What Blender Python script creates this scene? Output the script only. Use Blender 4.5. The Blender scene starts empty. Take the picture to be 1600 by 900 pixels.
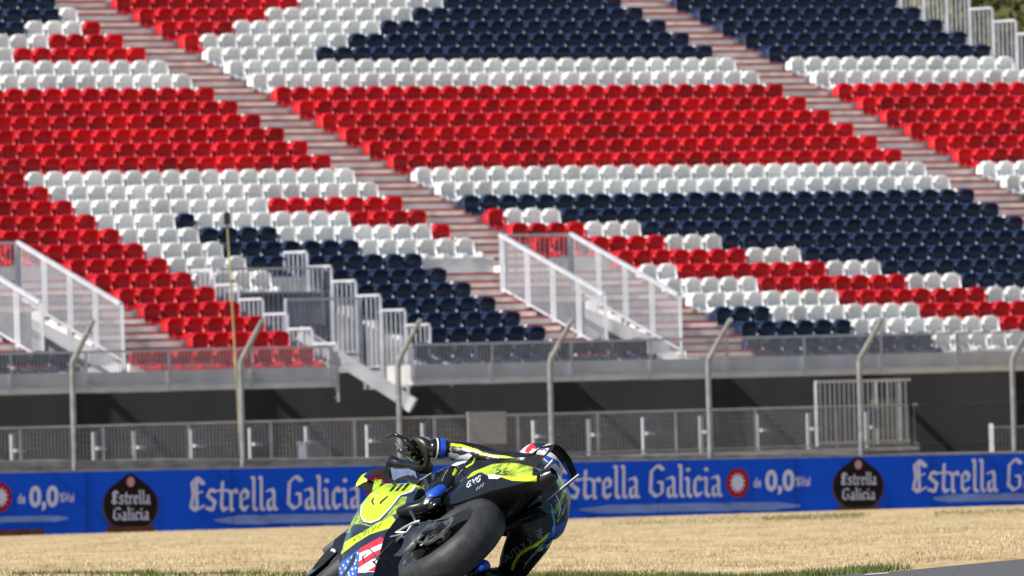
import bpy, math, random
import numpy as np
from mathutils import Vector, Matrix
random.seed(7)
rng = np.random.default_rng(7)
sc = bpy.context.scene
COL = sc.collection
rad = math.radians

# ------------------------------------------------------------------ camera, sky, sun
ZC = 2.0                       # camera height (m)
FPX = 20387.0                  # focal length in px of a 1600 px wide frame
YH = 680.0
ROLL = 0.02725
PITCH = math.atan((YH - 450) / FPX)
cam_d = np.array([0, math.cos(PITCH), math.sin(PITCH)])
_u0 = np.array([0, -math.sin(PITCH), math.cos(PITCH)])
_r0 = np.array([1.0, 0, 0])
cam_r = math.cos(ROLL) * _r0 - math.sin(ROLL) * _u0
cam_u = math.sin(ROLL) * _r0 + math.cos(ROLL) * _u0
CAM = np.array([0, 0, ZC])
cd = bpy.data.cameras.new('camera')
cam = bpy.data.objects.new('camera', cd)
COL.objects.link(cam)
cam.matrix_world = Matrix(((cam_r[0], cam_u[0], -cam_d[0], 0), (cam_r[1], cam_u[1], -cam_d[1], 0),
                           (cam_r[2], cam_u[2], -cam_d[2], ZC), (0, 0, 0, 1)))
cd.sensor_width = 36
cd.lens = 36 * FPX / 1600
cd.clip_start = 1
cd.clip_end = 5000
cd.dof.use_dof = True
cd.dof.focus_distance = 70.5
cd.dof.aperture_fstop = 17
sc.camera = cam

def unproj(px, py, Y):
    """point on the ray through a photo pixel, at world depth Y"""
    v = cam_d + cam_r * (px - 800) / FPX + cam_u * (450 - py) / FPX
    return CAM + v * (Y / v[1])

def proj(P):
    P = np.asarray(P, float) - CAM
    w = P @ cam_d
    return 800 + FPX * (P @ cam_r) / w, 450 - FPX * (P @ cam_u) / w

SUN = np.array([-0.62, -0.44, 0.70]); SUN /= np.linalg.norm(SUN)
w = bpy.data.worlds.new("World"); sc.world = w; w.use_nodes = True
nt = w.node_tree; nt.nodes.clear()
sky = nt.nodes.new('ShaderNodeTexSky'); sky.sky_type = 'NISHITA'; sky.sun_disc = False
sky.sun_elevation = math.asin(SUN[2]); sky.sun_rotation = math.atan2(SUN[0], SUN[1])
bg = nt.nodes.new('ShaderNodeBackground'); bg.inputs[1].default_value = 0.085
wo = nt.nodes.new('ShaderNodeOutputWorld')
nt.links.new(sky.outputs[0], bg.inputs[0]); nt.links.new(bg.outputs[0], wo.inputs[0])
sl = bpy.data.lights.new('sun', 'SUN'); sl.energy = 4.7; sl.angle = rad(0.5); sl.color = (1, .96, .90)
so = bpy.data.objects.new('sun', sl); COL.objects.link(so)
so.rotation_euler = Vector(SUN).to_track_quat('Z', 'Y').to_euler()
sc.view_settings.view_transform = 'Standard'
sc.view_settings.look = 'None'
sc.view_settings.exposure = 0.25
sc.view_settings.gamma = 1

# ------------------------------------------------------------------ materials
def mat(name, col, rough=.6, metal=0, var=.12, scale=8, spec=.5, alpha=1, coat=0, bump=0, stretch=(1, 1, 1), col2=None, obj=False):
    m = bpy.data.materials.new(name); m.use_nodes = True
    t = m.node_tree; b = t.nodes['Principled BSDF']
    b.inputs['Roughness'].default_value = rough
    b.inputs['Metallic'].default_value = metal
    b.inputs['Specular IOR Level'].default_value = spec
    b.inputs['Coat Weight'].default_value = coat
    b.inputs['Coat Roughness'].default_value = .08
    if alpha < 1: b.inputs['Alpha'].default_value = alpha
    tc = t.nodes.new('ShaderNodeTexCoord'); mp = t.nodes.new('ShaderNodeMapping')
    mp.inputs['Scale'].default_value = stretch
    n = t.nodes.new('ShaderNodeTexNoise'); n.inputs['Scale'].default_value = scale; n.inputs['Detail'].default_value = 5
    t.links.new(tc.outputs['Object'], mp.inputs[0]); t.links.new(mp.outputs[0], n.inputs[0])
    r = t.nodes.new('ShaderNodeValToRGB')
    c = np.array(col); lo = c * (1 - var); hi = np.minimum(c * (1 + var), 1) if col2 is None else np.array(col2)
    r.color_ramp.elements[0].position = .35; r.color_ramp.elements[0].color = (*lo, 1)
    r.color_ramp.elements[1].position = .65; r.color_ramp.elements[1].color = (*hi, 1)
    t.links.new(n.outputs[0], r.inputs[0])
    src = r.outputs[0]
    if obj:
        oi = t.nodes.new('ShaderNodeObjectInfo'); mx = t.nodes.new('ShaderNodeHueSaturation')
        mr = t.nodes.new('ShaderNodeMapRange'); mr.inputs[3].default_value = .9; mr.inputs[4].default_value = 1.1
        t.links.new(oi.outputs['Random'], mr.inputs[0]); t.links.new(mr.outputs[0], mx.inputs['Value'])
        t.links.new(src, mx.inputs['Color']); src = mx.outputs[0]
    t.links.new(src, b.inputs['Base Color'])
    if bump:
        bp = t.nodes.new('ShaderNodeBump'); bp.inputs['Strength'].default_value = bump; bp.inputs['Distance'].default_value = .02
        t.links.new(n.outputs[0], bp.inputs['Height']); t.links.new(bp.outputs[0], b.inputs['Normal'])
    return m

M = {}
M['red'] = mat('seat_red', (.53, .003, .010), .45, var=.3, scale=1.1, obj=True)
M['white'] = mat('seat_white', (.74, .74, .72), .45, var=.14, scale=1.1, obj=True)
M['navy'] = mat('seat_navy', (.011, .023, .062), .33, var=.25, scale=2.5, obj=True)
M['deck'] = mat('deck_concrete', (.62, .60, .59), .85, var=.2, scale=1.5)
M['tread'] = mat('step_cream', (.80, .75, .69), .8, var=.15, scale=3)
M['nosing'] = mat('red_nosing', (.46, .06, .06), .7, var=.3, scale=5)
M['galv'] = mat('galvanised_steel', (.46, .48, .53), .5, var=.15, scale=3)
M['galv_dark'] = mat('grey_steel', (.35, .365, .40), .5, var=.15, scale=3)
M['rail'] = mat('pale_rail', (.56, .57, .61), .45, var=.1, scale=3)
M['skirt'] = mat('black_netting', (.015, .016, .019), 1, var=.5, scale=.8, spec=.05, stretch=(1, 1, .4))
M['dark'] = mat('painted_shade', (.008, .008, .009), .95)  # near-black colour that stands in for shade in openings and gaps
M['bracket'] = mat('white_bracket', (.56, .57, .60), .5)
M['board'] = mat('board_blue', (.001, .070, .64), .7, var=.06, scale=.6, spec=.15)
M['ltr'] = mat('letter_pale', (.50, .52, .76), .6, var=.05)
M['haze_blue'] = mat('pale_blue_stripe', (.13, .22, .58), .6, var=.15, scale=2, stretch=(1, 1, 4))
M['emb_blk'] = mat('emblem_black', (.010, .008, .010), .6, spec=.1)
M['emb_red'] = mat('emblem_red', (.28, .01, .02), .6, spec=.1)
M['emb_brown'] = mat('emblem_brown', (.10, .04, .03), .6, spec=.1)
M['emb_pink'] = mat('emblem_pink', (.42, .22, .28), .6)
M['conc'] = mat('old_concrete', (.36, .34, .30), .9, var=.35, scale=3, stretch=(1, 1, 3))
M['post'] = mat('post_grey', (.25, .262, .285), .8, var=.2, scale=6)
M['wire'] = mat('fence_wire', (.15, .15, .16), .6)
M['grass'] = mat('green_blades', (.075, .12, .02), .8, var=.5, scale=2, col2=(.14, .17, .04))
M['straw'] = mat('straw_blades', (.50, .385, .22), .85, var=.3, scale=.9, col2=(.70, .58, .38))

# ------------------------------------------------------------------ mesh helper
class MB:
    def __init__(s): s.v = []; s.f = []; s.m = []
    def add(s, vs, fs, mi=0):
        o = len(s.v); s.v += [tuple(map(float, p)) for p in vs]
        s.f += [tuple(i + o for i in f) for f in fs]; s.m += [mi] * len(fs)
    def hexa(s, p, mi=0):   # 8 points: bottom loop 0-3, top loop 4-7
        s.add(p, [(0, 3, 2, 1), (4, 5, 6, 7), (0, 1, 5, 4), (1, 2, 6, 5), (2, 3, 7, 6), (3, 0, 4, 7)], mi)
    def box(s, c, sx, sy, sz, ax=None, ay=None, az=None, mi=0):
        c = np.asarray(c, float)
        ax = np.array([1., 0, 0]) if ax is None else np.asarray(ax, float)
        ay = np.array([0., 1, 0]) if ay is None else np.asarray(ay, float)
        az = np.array([0., 0, 1]) if az is None else np.asarray(az, float)
        p = []
        for dz in (-.5, .5):
            for dx, dy in ((-.5, -.5), (.5, -.5), (.5, .5), (-.5, .5)):
                p.append(c + ax * sx * dx + ay * sy * dy + az * sz * dz)
        s.hexa(p, mi)
    def beam(s, a, b, wd, ht=None, up=(0, 0, 1), mi=0):
        a = np.asarray(a, float); b = np.asarray(b, float); ht = ht or wd
        d = b - a; L = np.linalg.norm(d)
        if L < 1e-6: return
        d = d / L; up = np.asarray(up, float)
        sd = np.cross(d, up)
        if np.linalg.norm(sd) < 1e-3: sd = np.cross(d, (1, 0, 0))
        sd /= np.linalg.norm(sd); u2 = np.cross(sd, d)
        s.box((a + b) / 2, L, wd, ht, d, sd, u2, mi)
    def tube(s, pts, r, n=8, mi=0, cap=True):
        pts = [np.asarray(p, float) for p in pts]
        rs = r if hasattr(r, '__len__') else [r] * len(pts)
        ref = None; rings = []
        for i, p in enumerate(pts):
            d = pts[min(i + 1, len(pts) - 1)] - pts[max(i - 1, 0)]
            d /= np.linalg.norm(d) + 1e-9
            if ref is None:
                ref = np.cross(d, (0, 0, 1))
                if np.linalg.norm(ref) < .1: ref = np.cross(d, (1, 0, 0))
            ref = ref - d * (ref @ d); ref /= np.linalg.norm(ref)
            b2 = np.cross(d, ref)
            rings.append([p + rs[i] * (math.cos(2 * math.pi * k / n) * ref + math.sin(2 * math.pi * k / n) * b2) for k in range(n)])
        vs = [q for rg in rings for q in rg]; fs = []
        for i in range(len(pts) - 1):
            for k in range(n):
                fs.append((i * n + k, i * n + (k + 1) % n, (i + 1) * n + (k + 1) % n, (i + 1) * n + k))
        if cap:
            fs.append(tuple(range(n))[::-1]); fs.append(tuple((len(pts) - 1) * n + k for k in range(n)))
        s.add(vs, fs, mi)
    def prism(s, poly, off, mi=0):   # polygon extruded by vector
        poly = [np.asarray(p, float) for p in poly]; off = np.asarray(off, float); n = len(poly)
        vs = poly + [p + off for p in poly]
        fs = [tuple(range(n)), tuple(range(2 * n - 1, n - 1, -1))] + [((i + 1) % n, i, n + i, n + (i + 1) % n) for i in range(n)]
        s.add(vs, fs, mi)
    def loft(s, rings, mi=0, cap=True, closed=True):
        n = len(rings[0]); vs = [q for r in rings for q in r]; fs = []
        for i in range(len(rings) - 1):
            for k in range(n if closed else n - 1):
                fs.append((i * n + k, i * n + (k + 1) % n, (i + 1) * n + (k + 1) % n, (i + 1) * n + k))
        if cap and closed:
            fs.append(tuple(range(n))[::-1]); fs.append(tuple((len(rings) - 1) * n + k for k in range(n)))
        s.add(vs, fs, mi)
    def mesh(s, name, mats, smooth=False, sharp=None):
        me = bpy.data.meshes.new(name)
        me.from_pydata(s.v, [], s.f)
        for m in (mats if isinstance(mats, (list, tuple)) else [mats]): me.materials.append(m)
        if len(me.polygons) == len(s.m): me.polygons.foreach_set('material_index', s.m)
        me.polygons.foreach_set('use_smooth', [smooth] * len(me.polygons))
        me.update()
        if smooth and sharp: me.set_sharp_from_angle(angle=rad(sharp))
        return me
    def build(s, name, mats, parent=None, smooth=False, sharp=None, **kw):
        o = bpy.data.objects.new(name, s.mesh(name, mats, smooth, sharp)); COL.objects.link(o)
        if parent is not None: o.parent = parent
        tag(o, **kw); return o

def tag(o, label=None, cat=None, group=None, kind=None):
    if label: o['label'] = label
    if cat: o['category'] = cat
    if group: o['group'] = group
    if kind: o['kind'] = kind
    return o
def empty(name, loc=(0, 0, 0), **kw):
    o = bpy.data.objects.new(name, None); COL.objects.link(o); o.location = tuple(map(float, loc)); o.empty_display_size = .2
    return tag(o, **kw)

# ------------------------------------------------------------------ ground
# stand frame: s along the rows, j row number (counted down the stand), z height
TH = 0.66513
A = np.array([math.cos(TH), math.sin(TH), 0]); N = np.array([-math.sin(TH), math.cos(TH), 0]); Z = np.array([0, 0, 1.])
D0 = 272.908; DEP = .8007; RISE = .31344; Z10 = 5.0385 + ZC
sC, sR, sL = -1.3392, 14.1610, -2.8762
def S(s, j, z):      # world point; j may be fractional, z absolute
    b = np.array([0, D0, 0.]) + A * s + N * DEP * (10 - j); b[2] = z; return b
def ztop(j): return Z10 + RISE * (10 - j)          # height of the seat tops of row j
def ztr(j): return ztop(j) - .45                    # height of the tread of row j
def s_at(px, j, z):                                 # s whose image column is px
    lo, hi = -60., 60.
    for _ in range(50):
        m = (lo + hi) / 2
        if proj(S(m, j, z))[0] < px: lo = m
        else: hi = m
    return m
# barrier line
KB = 3.0e-5; THB = math.atan(KB * FPX); DB = 237.0
AB = np.array([math.cos(THB), math.sin(THB), 0]); NB = np.array([math.sin(THB), -math.cos(THB), 0])
def bpt(s, py_off=0):
    return np.array([0, DB, 0.]) + AB * s
def b_s_at(px):
    # s on barrier line for image column px (at about camera height)
    t = (px - 800) / FPX
    return DB * t / (AB[0] - t * AB[1])
def z_on(P, line):   # height at plan position P that projects on image line through two pixels
    (x0, y0), (x1, y1) = line
    lo, hi = -10., 30.
    for _ in range(50):
        m = (lo + hi) / 2; q = proj((P[0], P[1], m))
        if q[1] > y0 + (y1 - y0) * (q[0] - x0) / (x1 - x0): lo = m
        else: hi = m
    return m
LT = ((0, 739.5), (1600, 708.5))
LB = ((0, 838), (1600, 789))
def zbase(s): return z_on(bpt(s), LB)
def ztopb(s): return z_on(bpt(s), LT)
zb0, zb1 = zbase(-11), zbase(11)
def gz_bar(s): return zb0 + (zb1 - zb0) * (s + 11) / 22
ZTRK = ZC - .858

def lerp(a, b, t): return a + (b - a) * t
# track edge in plan (Y of the edge for each X), unprojected from the kerb line
edge_px = [(-400, 908), (0, 902), (700, 902), (1200, 907), (1400, 893), (1600, 873), (1800, 853)]
edge = []
for px, py in edge_px:
    v = cam_d + cam_r * (px - 800) / FPX + cam_u * (450 - py) / FPX
    k = (ZTRK - ZC) / v[2]; edge.append((CAM + v * k)[:2])
edge = np.array(edge)
def edgeY(x): return float(np.interp(x, edge[:, 0], edge[:, 1])) if edge[0, 0] < x < edge[-1, 0] else float(edge[0, 1] if x <= edge[0, 0] else edge[-1, 1])
def ground_z(x, y):
    e = edgeY(x)
    if y <= e: return ZTRK
    yb = DB + x * math.tan(THB)
    zb = gz_bar(x / AB[0] if abs(x) < 40 else math.copysign(40, x) / AB[0])
    t = (y - e) / (yb - e)
    if t >= 1: return zb
    return ZTRK + (zb - ZTRK) * t
def sheet(name, xs, tf, m, kind, dz=0, label=None):
    """grid: for each x the list of y from tf(x)"""
    b = MB(); rows = [[(x, y, ground_z(x, y) + dz) for y in tf(x)] for x in xs]
    b.loft(rows, cap=False, closed=False)
    return b.build(name, m, smooth=True, kind=kind, label=label)

def sand_mat():
    m = bpy.data.materials.new('dry_grass'); m.use_nodes = True; t = m.node_tree; b = t.nodes['Principled BSDF']
    b.inputs['Roughness'].default_value = .95; b.inputs['Specular IOR Level'].default_value = .1
    tc = t.nodes.new('ShaderNodeTexCoord')
    def noise(scale, st):
        mp = t.nodes.new('ShaderNodeMapping'); mp.inputs['Scale'].default_value = st
        n = t.nodes.new('ShaderNodeTexNoise'); n.inputs['Scale'].default_value = scale; n.inputs['Detail'].default_value = 6; n.inputs['Roughness'].default_value = .65
        t.links.new(tc.outputs['Object'], mp.inputs[0]); t.links.new(mp.outputs[0], n.inputs[0]); return n
    n1 = noise(1.3, (1, .10, 1)); n2 = noise(7, (1, .14, 1)); n3 = noise(.15, (1, .5, 1))
    r = t.nodes.new('ShaderNodeValToRGB'); e = r.color_ramp.elements
    e[0].position = .36; e[0].color = (.28, .19, .09, 1); e[1].position = .62; e[1].color = (.66, .52, .32, 1)
    e2 = r.color_ramp.elements.new(.5); e2.color = (.54, .40, .21, 1)
    mx = t.nodes.new('ShaderNodeMath'); mx.operation = 'MULTIPLY_ADD'; mx.inputs[1].default_value = .55
    t.links.new(n2.outputs[0], mx.inputs[0])
    m2 = t.nodes.new('ShaderNodeMath'); m2.operation = 'MULTIPLY'; m2.inputs[1].default_value = .45
    t.links.new(n1.outputs[0], m2.inputs[0]); t.links.new(m2.outputs[0], mx.inputs[2]); t.links.new(mx.outputs[0], r.inputs[0])
    r3 = t.nodes.new('ShaderNodeValToRGB'); r3.color_ramp.elements[0].position = .62; r3.color_ramp.elements[1].position = .72
    t.links.new(n3.outputs[0], r3.inputs[0])
    mc = t.nodes.new('ShaderNodeMixRGB'); mc.inputs[2].default_value = (.26, .24, .12, 1)
    m4 = t.nodes.new('ShaderNodeMath'); m4.operation = 'MULTIPLY'; m4.inputs[1].default_value = .5
    t.links.new(r3.outputs[0], m4.inputs[0]); t.links.new(m4.outputs[0], mc.inputs[0]); t.links.new(r.outputs[0], mc.inputs[1])
    t.links.new(mc.outputs[0], b.inputs['Base Color'])
    bp = t.nodes.new('ShaderNodeBump'); bp.inputs['Strength'].default_value = .6; bp.inputs['Distance'].default_value = .05
    t.links.new(n2.outputs[0], bp.inputs['Height']); t.links.new(bp.outputs[0], b.inputs['Normal'])
    return m
M['sand'] = sand_mat()
M['asphalt'] = mat('asphalt', (.105, .103, .103), .85, var=.35, scale=30, bump=.3)
xs = [-300, -60] + list(np.linspace(-25, 25, 60)) + [60, 300]
sheet('ground', xs, lambda x: [edgeY(x)] + list(np.linspace(edgeY(x) + 2, DB + x * math.tan(THB) if abs(x) < 60 else DB, 40)) + [500, 1500, 4000], M['sand'], 'structure')
sheet('track', xs, lambda x: [20, 50, edgeY(x)], M['asphalt'], 'structure')
b = MB()
for i in range(1, len(edge) - 1):
    pass
# white edge line of the track
M['wline'] = mat('edge_line', (.62, .62, .60), .8, var=.15)
ln = MB(); rr = []
for x in np.linspace(1.98, 2.13, 8):
    y = edgeY(x); rr.append([(x, y - .9, ZTRK + .004), (x, y - .5, ZTRK + .004)])
ln.loft(rr, cap=False, closed=False); ln.build('track_edge_line', M['wline'], kind='structure')

# blades
def blades(n, fx, hmin, hmax, wd, name, m, label):
    b = MB()
    for i in range(n):
        x, y = fx()
        z = ground_z(x, y); h = random.uniform(hmin, hmax)
        a = random.uniform(0, math.pi); dx, dy = math.cos(a) * wd, math.sin(a) * wd * .5
        lx, ly = random.gauss(0, .35) * h, random.gauss(0, .3) * h
        b.add([(x - dx, y - dy, z - .005), (x + dx, y + dy, z - .005), (x + lx, y + ly, z + h)], [(0, 1, 2)])
    return b.build(name, m, kind='stuff', label=label, cat=label.split()[-1])
def f_straw():
    while True:
        px = random.uniform(-60, 1660); t = random.random() ** 1.6
        if random.random() < .5 + .5 * math.sin(px * .021 + 9 * t) * math.sin(px * .0073 + 31 * t): break
    x = (px - 800) / FPX
    e = 82; Y = e + (DB - e - 2) * t
    x = x * Y
    return x, max(Y, edgeY(x) + .1)
blades(45000, f_straw, .008, .032, .006, 'dry_grass', M['straw'], 'short straw coloured dry grass covering the verge')
def f_green():
    while True:
        px = random.uniform(-40, 1380)
        p = (px - 800) / FPX; x = p * 83; y = edgeY(x) + abs(random.gauss(0, 1.3 if px > 850 else .7)) + .05
        dens = .9 if 860 < px < 1330 else (.55 + .4 * math.sin(px * .05) * math.sin(px * .013) if px < 860 else .3 * (1380 - px) / 50)
        if random.random() < dens: return x, y
blades(9500, f_green, .012, .05, .005, 'green_grass', M['grass'], 'green grass tufts along the edge of the track')
def f_far():
    px = random.choice([random.uniform(930, 1350), random.uniform(1180, 1340), random.uniform(1450, 1660)]); Y = DB - 40 + random.gauss(0, 9)
    return (px - 800) / FPX * Y, Y
blades(2600, f_far, .008, .04, .009, 'far_grass', M['grass'], 'faint green band of grass in front of the right advertising boards')
def f_weed():
    c = random.choice([(8, 84), (60, 83), (115, 83), (190, 83), (210, 83), (345, 83), (390, 83), (1290, 82), (1325, 82)])
    x = (c[0] + random.gauss(0, 9) - 800) / FPX * 83.5
    return x, edgeY(x) + .3 + abs(random.gauss(0, .5))
blades(500, f_weed, .02, .065, .008, 'weeds', M['grass'], 'taller dark green weeds at the near edge of the verge')

# ------------------------------------------------------------------ railings
def rail_panel(root, p0, p1, h, top=True, step=.1, bal=.018, name='baluster_panel', m='galv', topw=.05, posts=True, postw=.06, hb=None):
    """vertical panel: bottom line p0-p1, height h"""
    p0 = np.asarray(p0, float); p1 = np.asarray(p1, float)
    b = MB(); L = np.linalg.norm((p1 - p0)[:2]); n = max(2, int(L / step))
    for i in range(1, n):
        q = lerp(p0, p1, i / n); b.beam(q + Z * .06, q + Z * (h - topw / 2), bal, bal)
    b.beam(p0 + Z * .06, p1 + Z * .06, .035)
    b.build(name, M[m], root)
    if top:
        t = MB(); t.beam(p0 + Z * h, p1 + Z * h, topw, topw); t.build('handrail', M['rail'], root)
    if posts:
        for q in ((p0, p1) if posts is True else (p0,)):
            t = MB(); t.beam(q - Z * .02, q + Z * (h - topw / 2 - .002), postw, postw); t.build('post', M[m], root)

def long_fence(name, s0, s1, j, zb, h, npost, label, post_px=None, step=.085, m='galv_dark'):
    root = empty(name, S(s0, j, zb), label=label, cat='railing')
    inv = -S(s0, j, zb)
    b = MB(); L = s1 - s0; n = int(L / step)
    for i in range(n):
        s = s0 + L * i / n; b.beam(S(s, j, zb + .05) + inv, S(s, j, zb + h - .02) + inv, .021, .02)
    b.beam(S(s0, j, zb + .05) + inv, S(s1, j, zb + .05) + inv, .04)
    b.build('baluster_panel', M[m], root)
    t = MB(); t.beam(S(s0, j, zb + h) + inv, S(s1, j, zb + h) + inv, .045); t.build('handrail', M['galv'], root)
    for s in post_px:
        t = MB(); t.beam(S(s, j - .02, zb - .05) + inv, S(s, j - .02, zb + h - .03) + inv, .07, .05); t.build('post', M['galv'], root)
    return root

# ------------------------------------------------------------------ grandstand
SMIN, SMAX = -27., 30.
SRE = sR + 6.5                       # right end of the stand seats
JT, JB = -9, 20
aisles = [(sL, sC), (sC + 14.0, sR), (s_at(1650, 10, ztop(10)) + 99, 0)]
JV = 15.82; HV = 1.07
rail_r = s_at(893, JV, ztr(15) + HV); rail_l = s_at(783, JV, ztr(15) + HV)
rail_r2 = s_at(29, JV, ztr(15) + HV); rail_l2 = rail_r2 - (rail_r - rail_l)
s1 = s_at(455, 19, ztop(19)) ; s2 = s_at(636, 19, ztop(19))
pits = [(rail_l, rail_r, 16, 19), (rail_l2, rail_r2, 16, 19), (s1, s2, 16, 20)]
stand = empty('grandstand', S(0, 20, 0), label='tiered spectator grandstand of pale concrete terraces behind the catch fence', cat='grandstand')
o0 = -S(0, 20, 0)
def SO(s, j, z): return S(s, j, z) + o0
terr = MB()
s2f = s_at(643, 20.8, ztr(20))
def segs(j, lo=SMIN, hi=SRE + .35):
    cuts = [(p[0], s2f if j == 20 and p[3] == 20 else p[1]) for p in pits if p[2] <= j <= p[3]]
    cuts.sort(); out = []; cur = lo
    for a_, b_ in cuts:
        if a_ > cur: out.append((cur, a_))
        cur = max(cur, b_)
    out.append((cur, hi)); return out
FR = .78                             # tread front edge at j+FR
for j in range(JT, JB + 1):
    for a_, b_ in segs(j):
        if j <= -6: b_ = min(b_, SRE + .35)
        zt = ztr(j); f = j + FR; bk = j - 1 + FR
        zb_ = ztr(j + 1) - .02 if j < JB else zt - .40
        p = [SO(a_, f, zb_), SO(b_, f, zb_), SO(b_, bk, zb_), SO(a_, bk, zb_), SO(a_, f, zt), SO(b_, f, zt), SO(b_, bk, zt), SO(a_, bk, zt)]
        terr.hexa(p)
terr.build('terrace', M['deck'], stand)
M['fascia'] = mat('pale_fascia', (.66, .67, .72), .7, var=.1, scale=1.5)
fa = MB()
for a_, b_ in segs(20):
    fa.hexa([SO(a_, 20 + FR + .06, ztr(20) - .395), SO(b_, 20 + FR + .06, ztr(20) - .395), SO(b_, 20 + FR + .004, ztr(20) - .395), SO(a_, 20 + FR + .004, ztr(20) - .395), SO(a_, 20 + FR + .06, ztr(20) + .003), SO(b_, 20 + FR + .06, ztr(20) + .003), SO(b_, 20 + FR + .004, ztr(20) + .003), SO(a_, 20 + FR + .004, ztr(20) + .003)])
fa.build('fascia', M['fascia'], stand)
zf = ztr(20) - .40
# pits: walls and floors
M['pit'] = mat('mid_grey_steel', (.30, .30, .32), .8, var=.3, scale=1.5)  # mid grey tone of the stairwell walls
for (a_, b_, j0, j1) in pits:
    pw = MB()
    zlo = zf - .05
    for s_ in (a_, b_):
        p = [SO(s_ - .04, j1 + FR - .02, zlo), SO(s_ + .04, j1 + FR - .02, zlo), SO(s_ + .04, j0 - 1 + FR, zlo), SO(s_ - .04, j0 - 1 + FR, zlo)]
        q = [SO(s_ - .04, j1 + FR - .02, ztr(j1) - .01), SO(s_ + .04, j1 + FR - .02, ztr(j1) - .01), SO(s_ + .04, j0 - 1 + FR, ztr(j0) - .01), SO(s_ - .04, j0 - 1 + FR, ztr(j0) - .01)]
        pw.hexa(p + q)
    pw.hexa([SO(a_, j0 - 1 + FR, zlo), SO(b_, j0 - 1 + FR, zlo), SO(b_, j0 - 1.05 + FR, zlo), SO(a_, j0 - 1.05 + FR, zlo),
             SO(a_, j0 - 1 + FR, ztr(j0 - 1) - .03), SO(b_, j0 - 1 + FR, ztr(j0 - 1) - .03), SO(b_, j0 - 1.05 + FR, ztr(j0 - 1) - .03), SO(a_, j0 - 1.05 + FR, ztr(j0 - 1) - .03)])
    if 1 and j1 < 20: pw.hexa([SO(a_, j1 + FR, zlo - .1), SO(b_, j1 + FR, zlo - .1), SO(b_, j0 - 1 + FR, zlo - .1), SO(a_, j0 - 1 + FR, zlo - .1),
             SO(a_, j1 + FR, zlo), SO(b_, j1 + FR, zlo), SO(b_, j0 - 1 + FR, zlo), SO(a_, j0 - 1 + FR, zlo)])
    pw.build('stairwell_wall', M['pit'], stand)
# aisle steps
def steps(a_, b_, j0, j1):
    st = MB(); nz = MB()
    for j in range(j0, j1 + 1):
        zt = ztr(j)
        # cream cover on the tread, half step in front of it
        for (jf, jb, zz, ht) in ((j + FR, j + .30, zt + .012, .012), (j + FR + .49, j + FR + .003, zt - RISE / 2, RISE / 2 - .004)):
            if jf > 20 + FR + .1: continue
            st.hexa([SO(a_, jf, zz - ht), SO(b_, jf, zz - ht), SO(b_, jb, zz - ht), SO(a_, jb, zz - ht), SO(a_, jf, zz), SO(b_, jf, zz), SO(b_, jb, zz), SO(a_, jb, zz)])
            nz.hexa([SO(a_ + .02, jf + .03, zz - .042), SO(b_ - .02, jf + .03, zz - .042), SO(b_ - .02, jf + .004, zz - .042), SO(a_ + .02, jf + .004, zz - .042),
                     SO(a_ + .02, jf + .03, zz + .006), SO(b_ - .02, jf + .03, zz + .006), SO(b_ - .02, jf - .04, zz + .006), SO(a_ + .02, jf - .04, zz + .006)])
    st.build('aisle_steps', M['tread'], stand); nz.build('step_nosing', M['nosing'], stand)
eL2 = sL - 2.0
steps(sL + .03, sC - .03, -9, 13)
steps(sC + 14.03, sR - .03, -9, 20)
dS = rail_r2 - rail_r
for d_ in (0, dS):
    steps(eL2 + d_ + .03, sC + 1.5 + d_ - .03, 14, 15)
    steps(eL2 + d_ + .03, rail_l + d_ - .05, 16, 19)
    steps(rail_r + d_ + .05, sC + 1.5 + d_ - .03, 16, 20)
# backing skirt below the deck
def skirt(a_, b_, j, z0, z1, nm, m='skirt', lab=None):
    b = MB(); n = int((b_ - a_) / .25); rg = []
    for i in range(n + 1):
        s = lerp(a_, b_, i / n); o = .012 * math.sin(s * 2.1) + .012 * math.sin(s * 5.3)
        rg.append([SO(s, j + o, z0), SO(s, j + o, z1), SO(s, j + o - .03, z1), SO(s, j + o - .03, z0)])
    b.loft(rg); return b.build(nm, M[m], stand, smooth=False)
skirt(SMIN, s1 - .05, 20.75, .2, zf - .01, 'skirt_netting')
skirt(s2f + .03, SRE + .35, 20.75, .2, zf - .01, 'skirt_netting')
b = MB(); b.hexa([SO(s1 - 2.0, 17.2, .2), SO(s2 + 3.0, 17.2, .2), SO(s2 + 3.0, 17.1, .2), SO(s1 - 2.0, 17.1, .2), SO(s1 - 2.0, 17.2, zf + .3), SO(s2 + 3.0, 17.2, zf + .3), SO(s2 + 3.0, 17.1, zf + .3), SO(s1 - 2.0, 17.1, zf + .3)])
b.build('stairwell_shade_sheet', M['dark'], stand)  # near-black sheet, paints the shade inside the stairway opening
# front upper railing on the deck edge
def fence_posts(pxs, j, z): return [s_at(p, j, z) for p in pxs]
zfe = ztr(20) - .32
long_fence('deck_railing', SMIN, s_at(522, 20.9, zfe), 20.9, zfe, .72, 0, 'grey steel railing along the front deck edge left of the stairway', fence_posts([18, 137, 265, 395, 520], 20.9, zfe), m='galv')
long_fence('deck_railing', s_at(642, 20.9, zfe), SRE, 20.9, zfe, .72, 0, 'long grey steel railing along the front deck edge right of the stairway', fence_posts([646, 770, 894, 1018, 1138, 1258, 1378, 1498], 20.9, zfe), m='galv')
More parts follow.
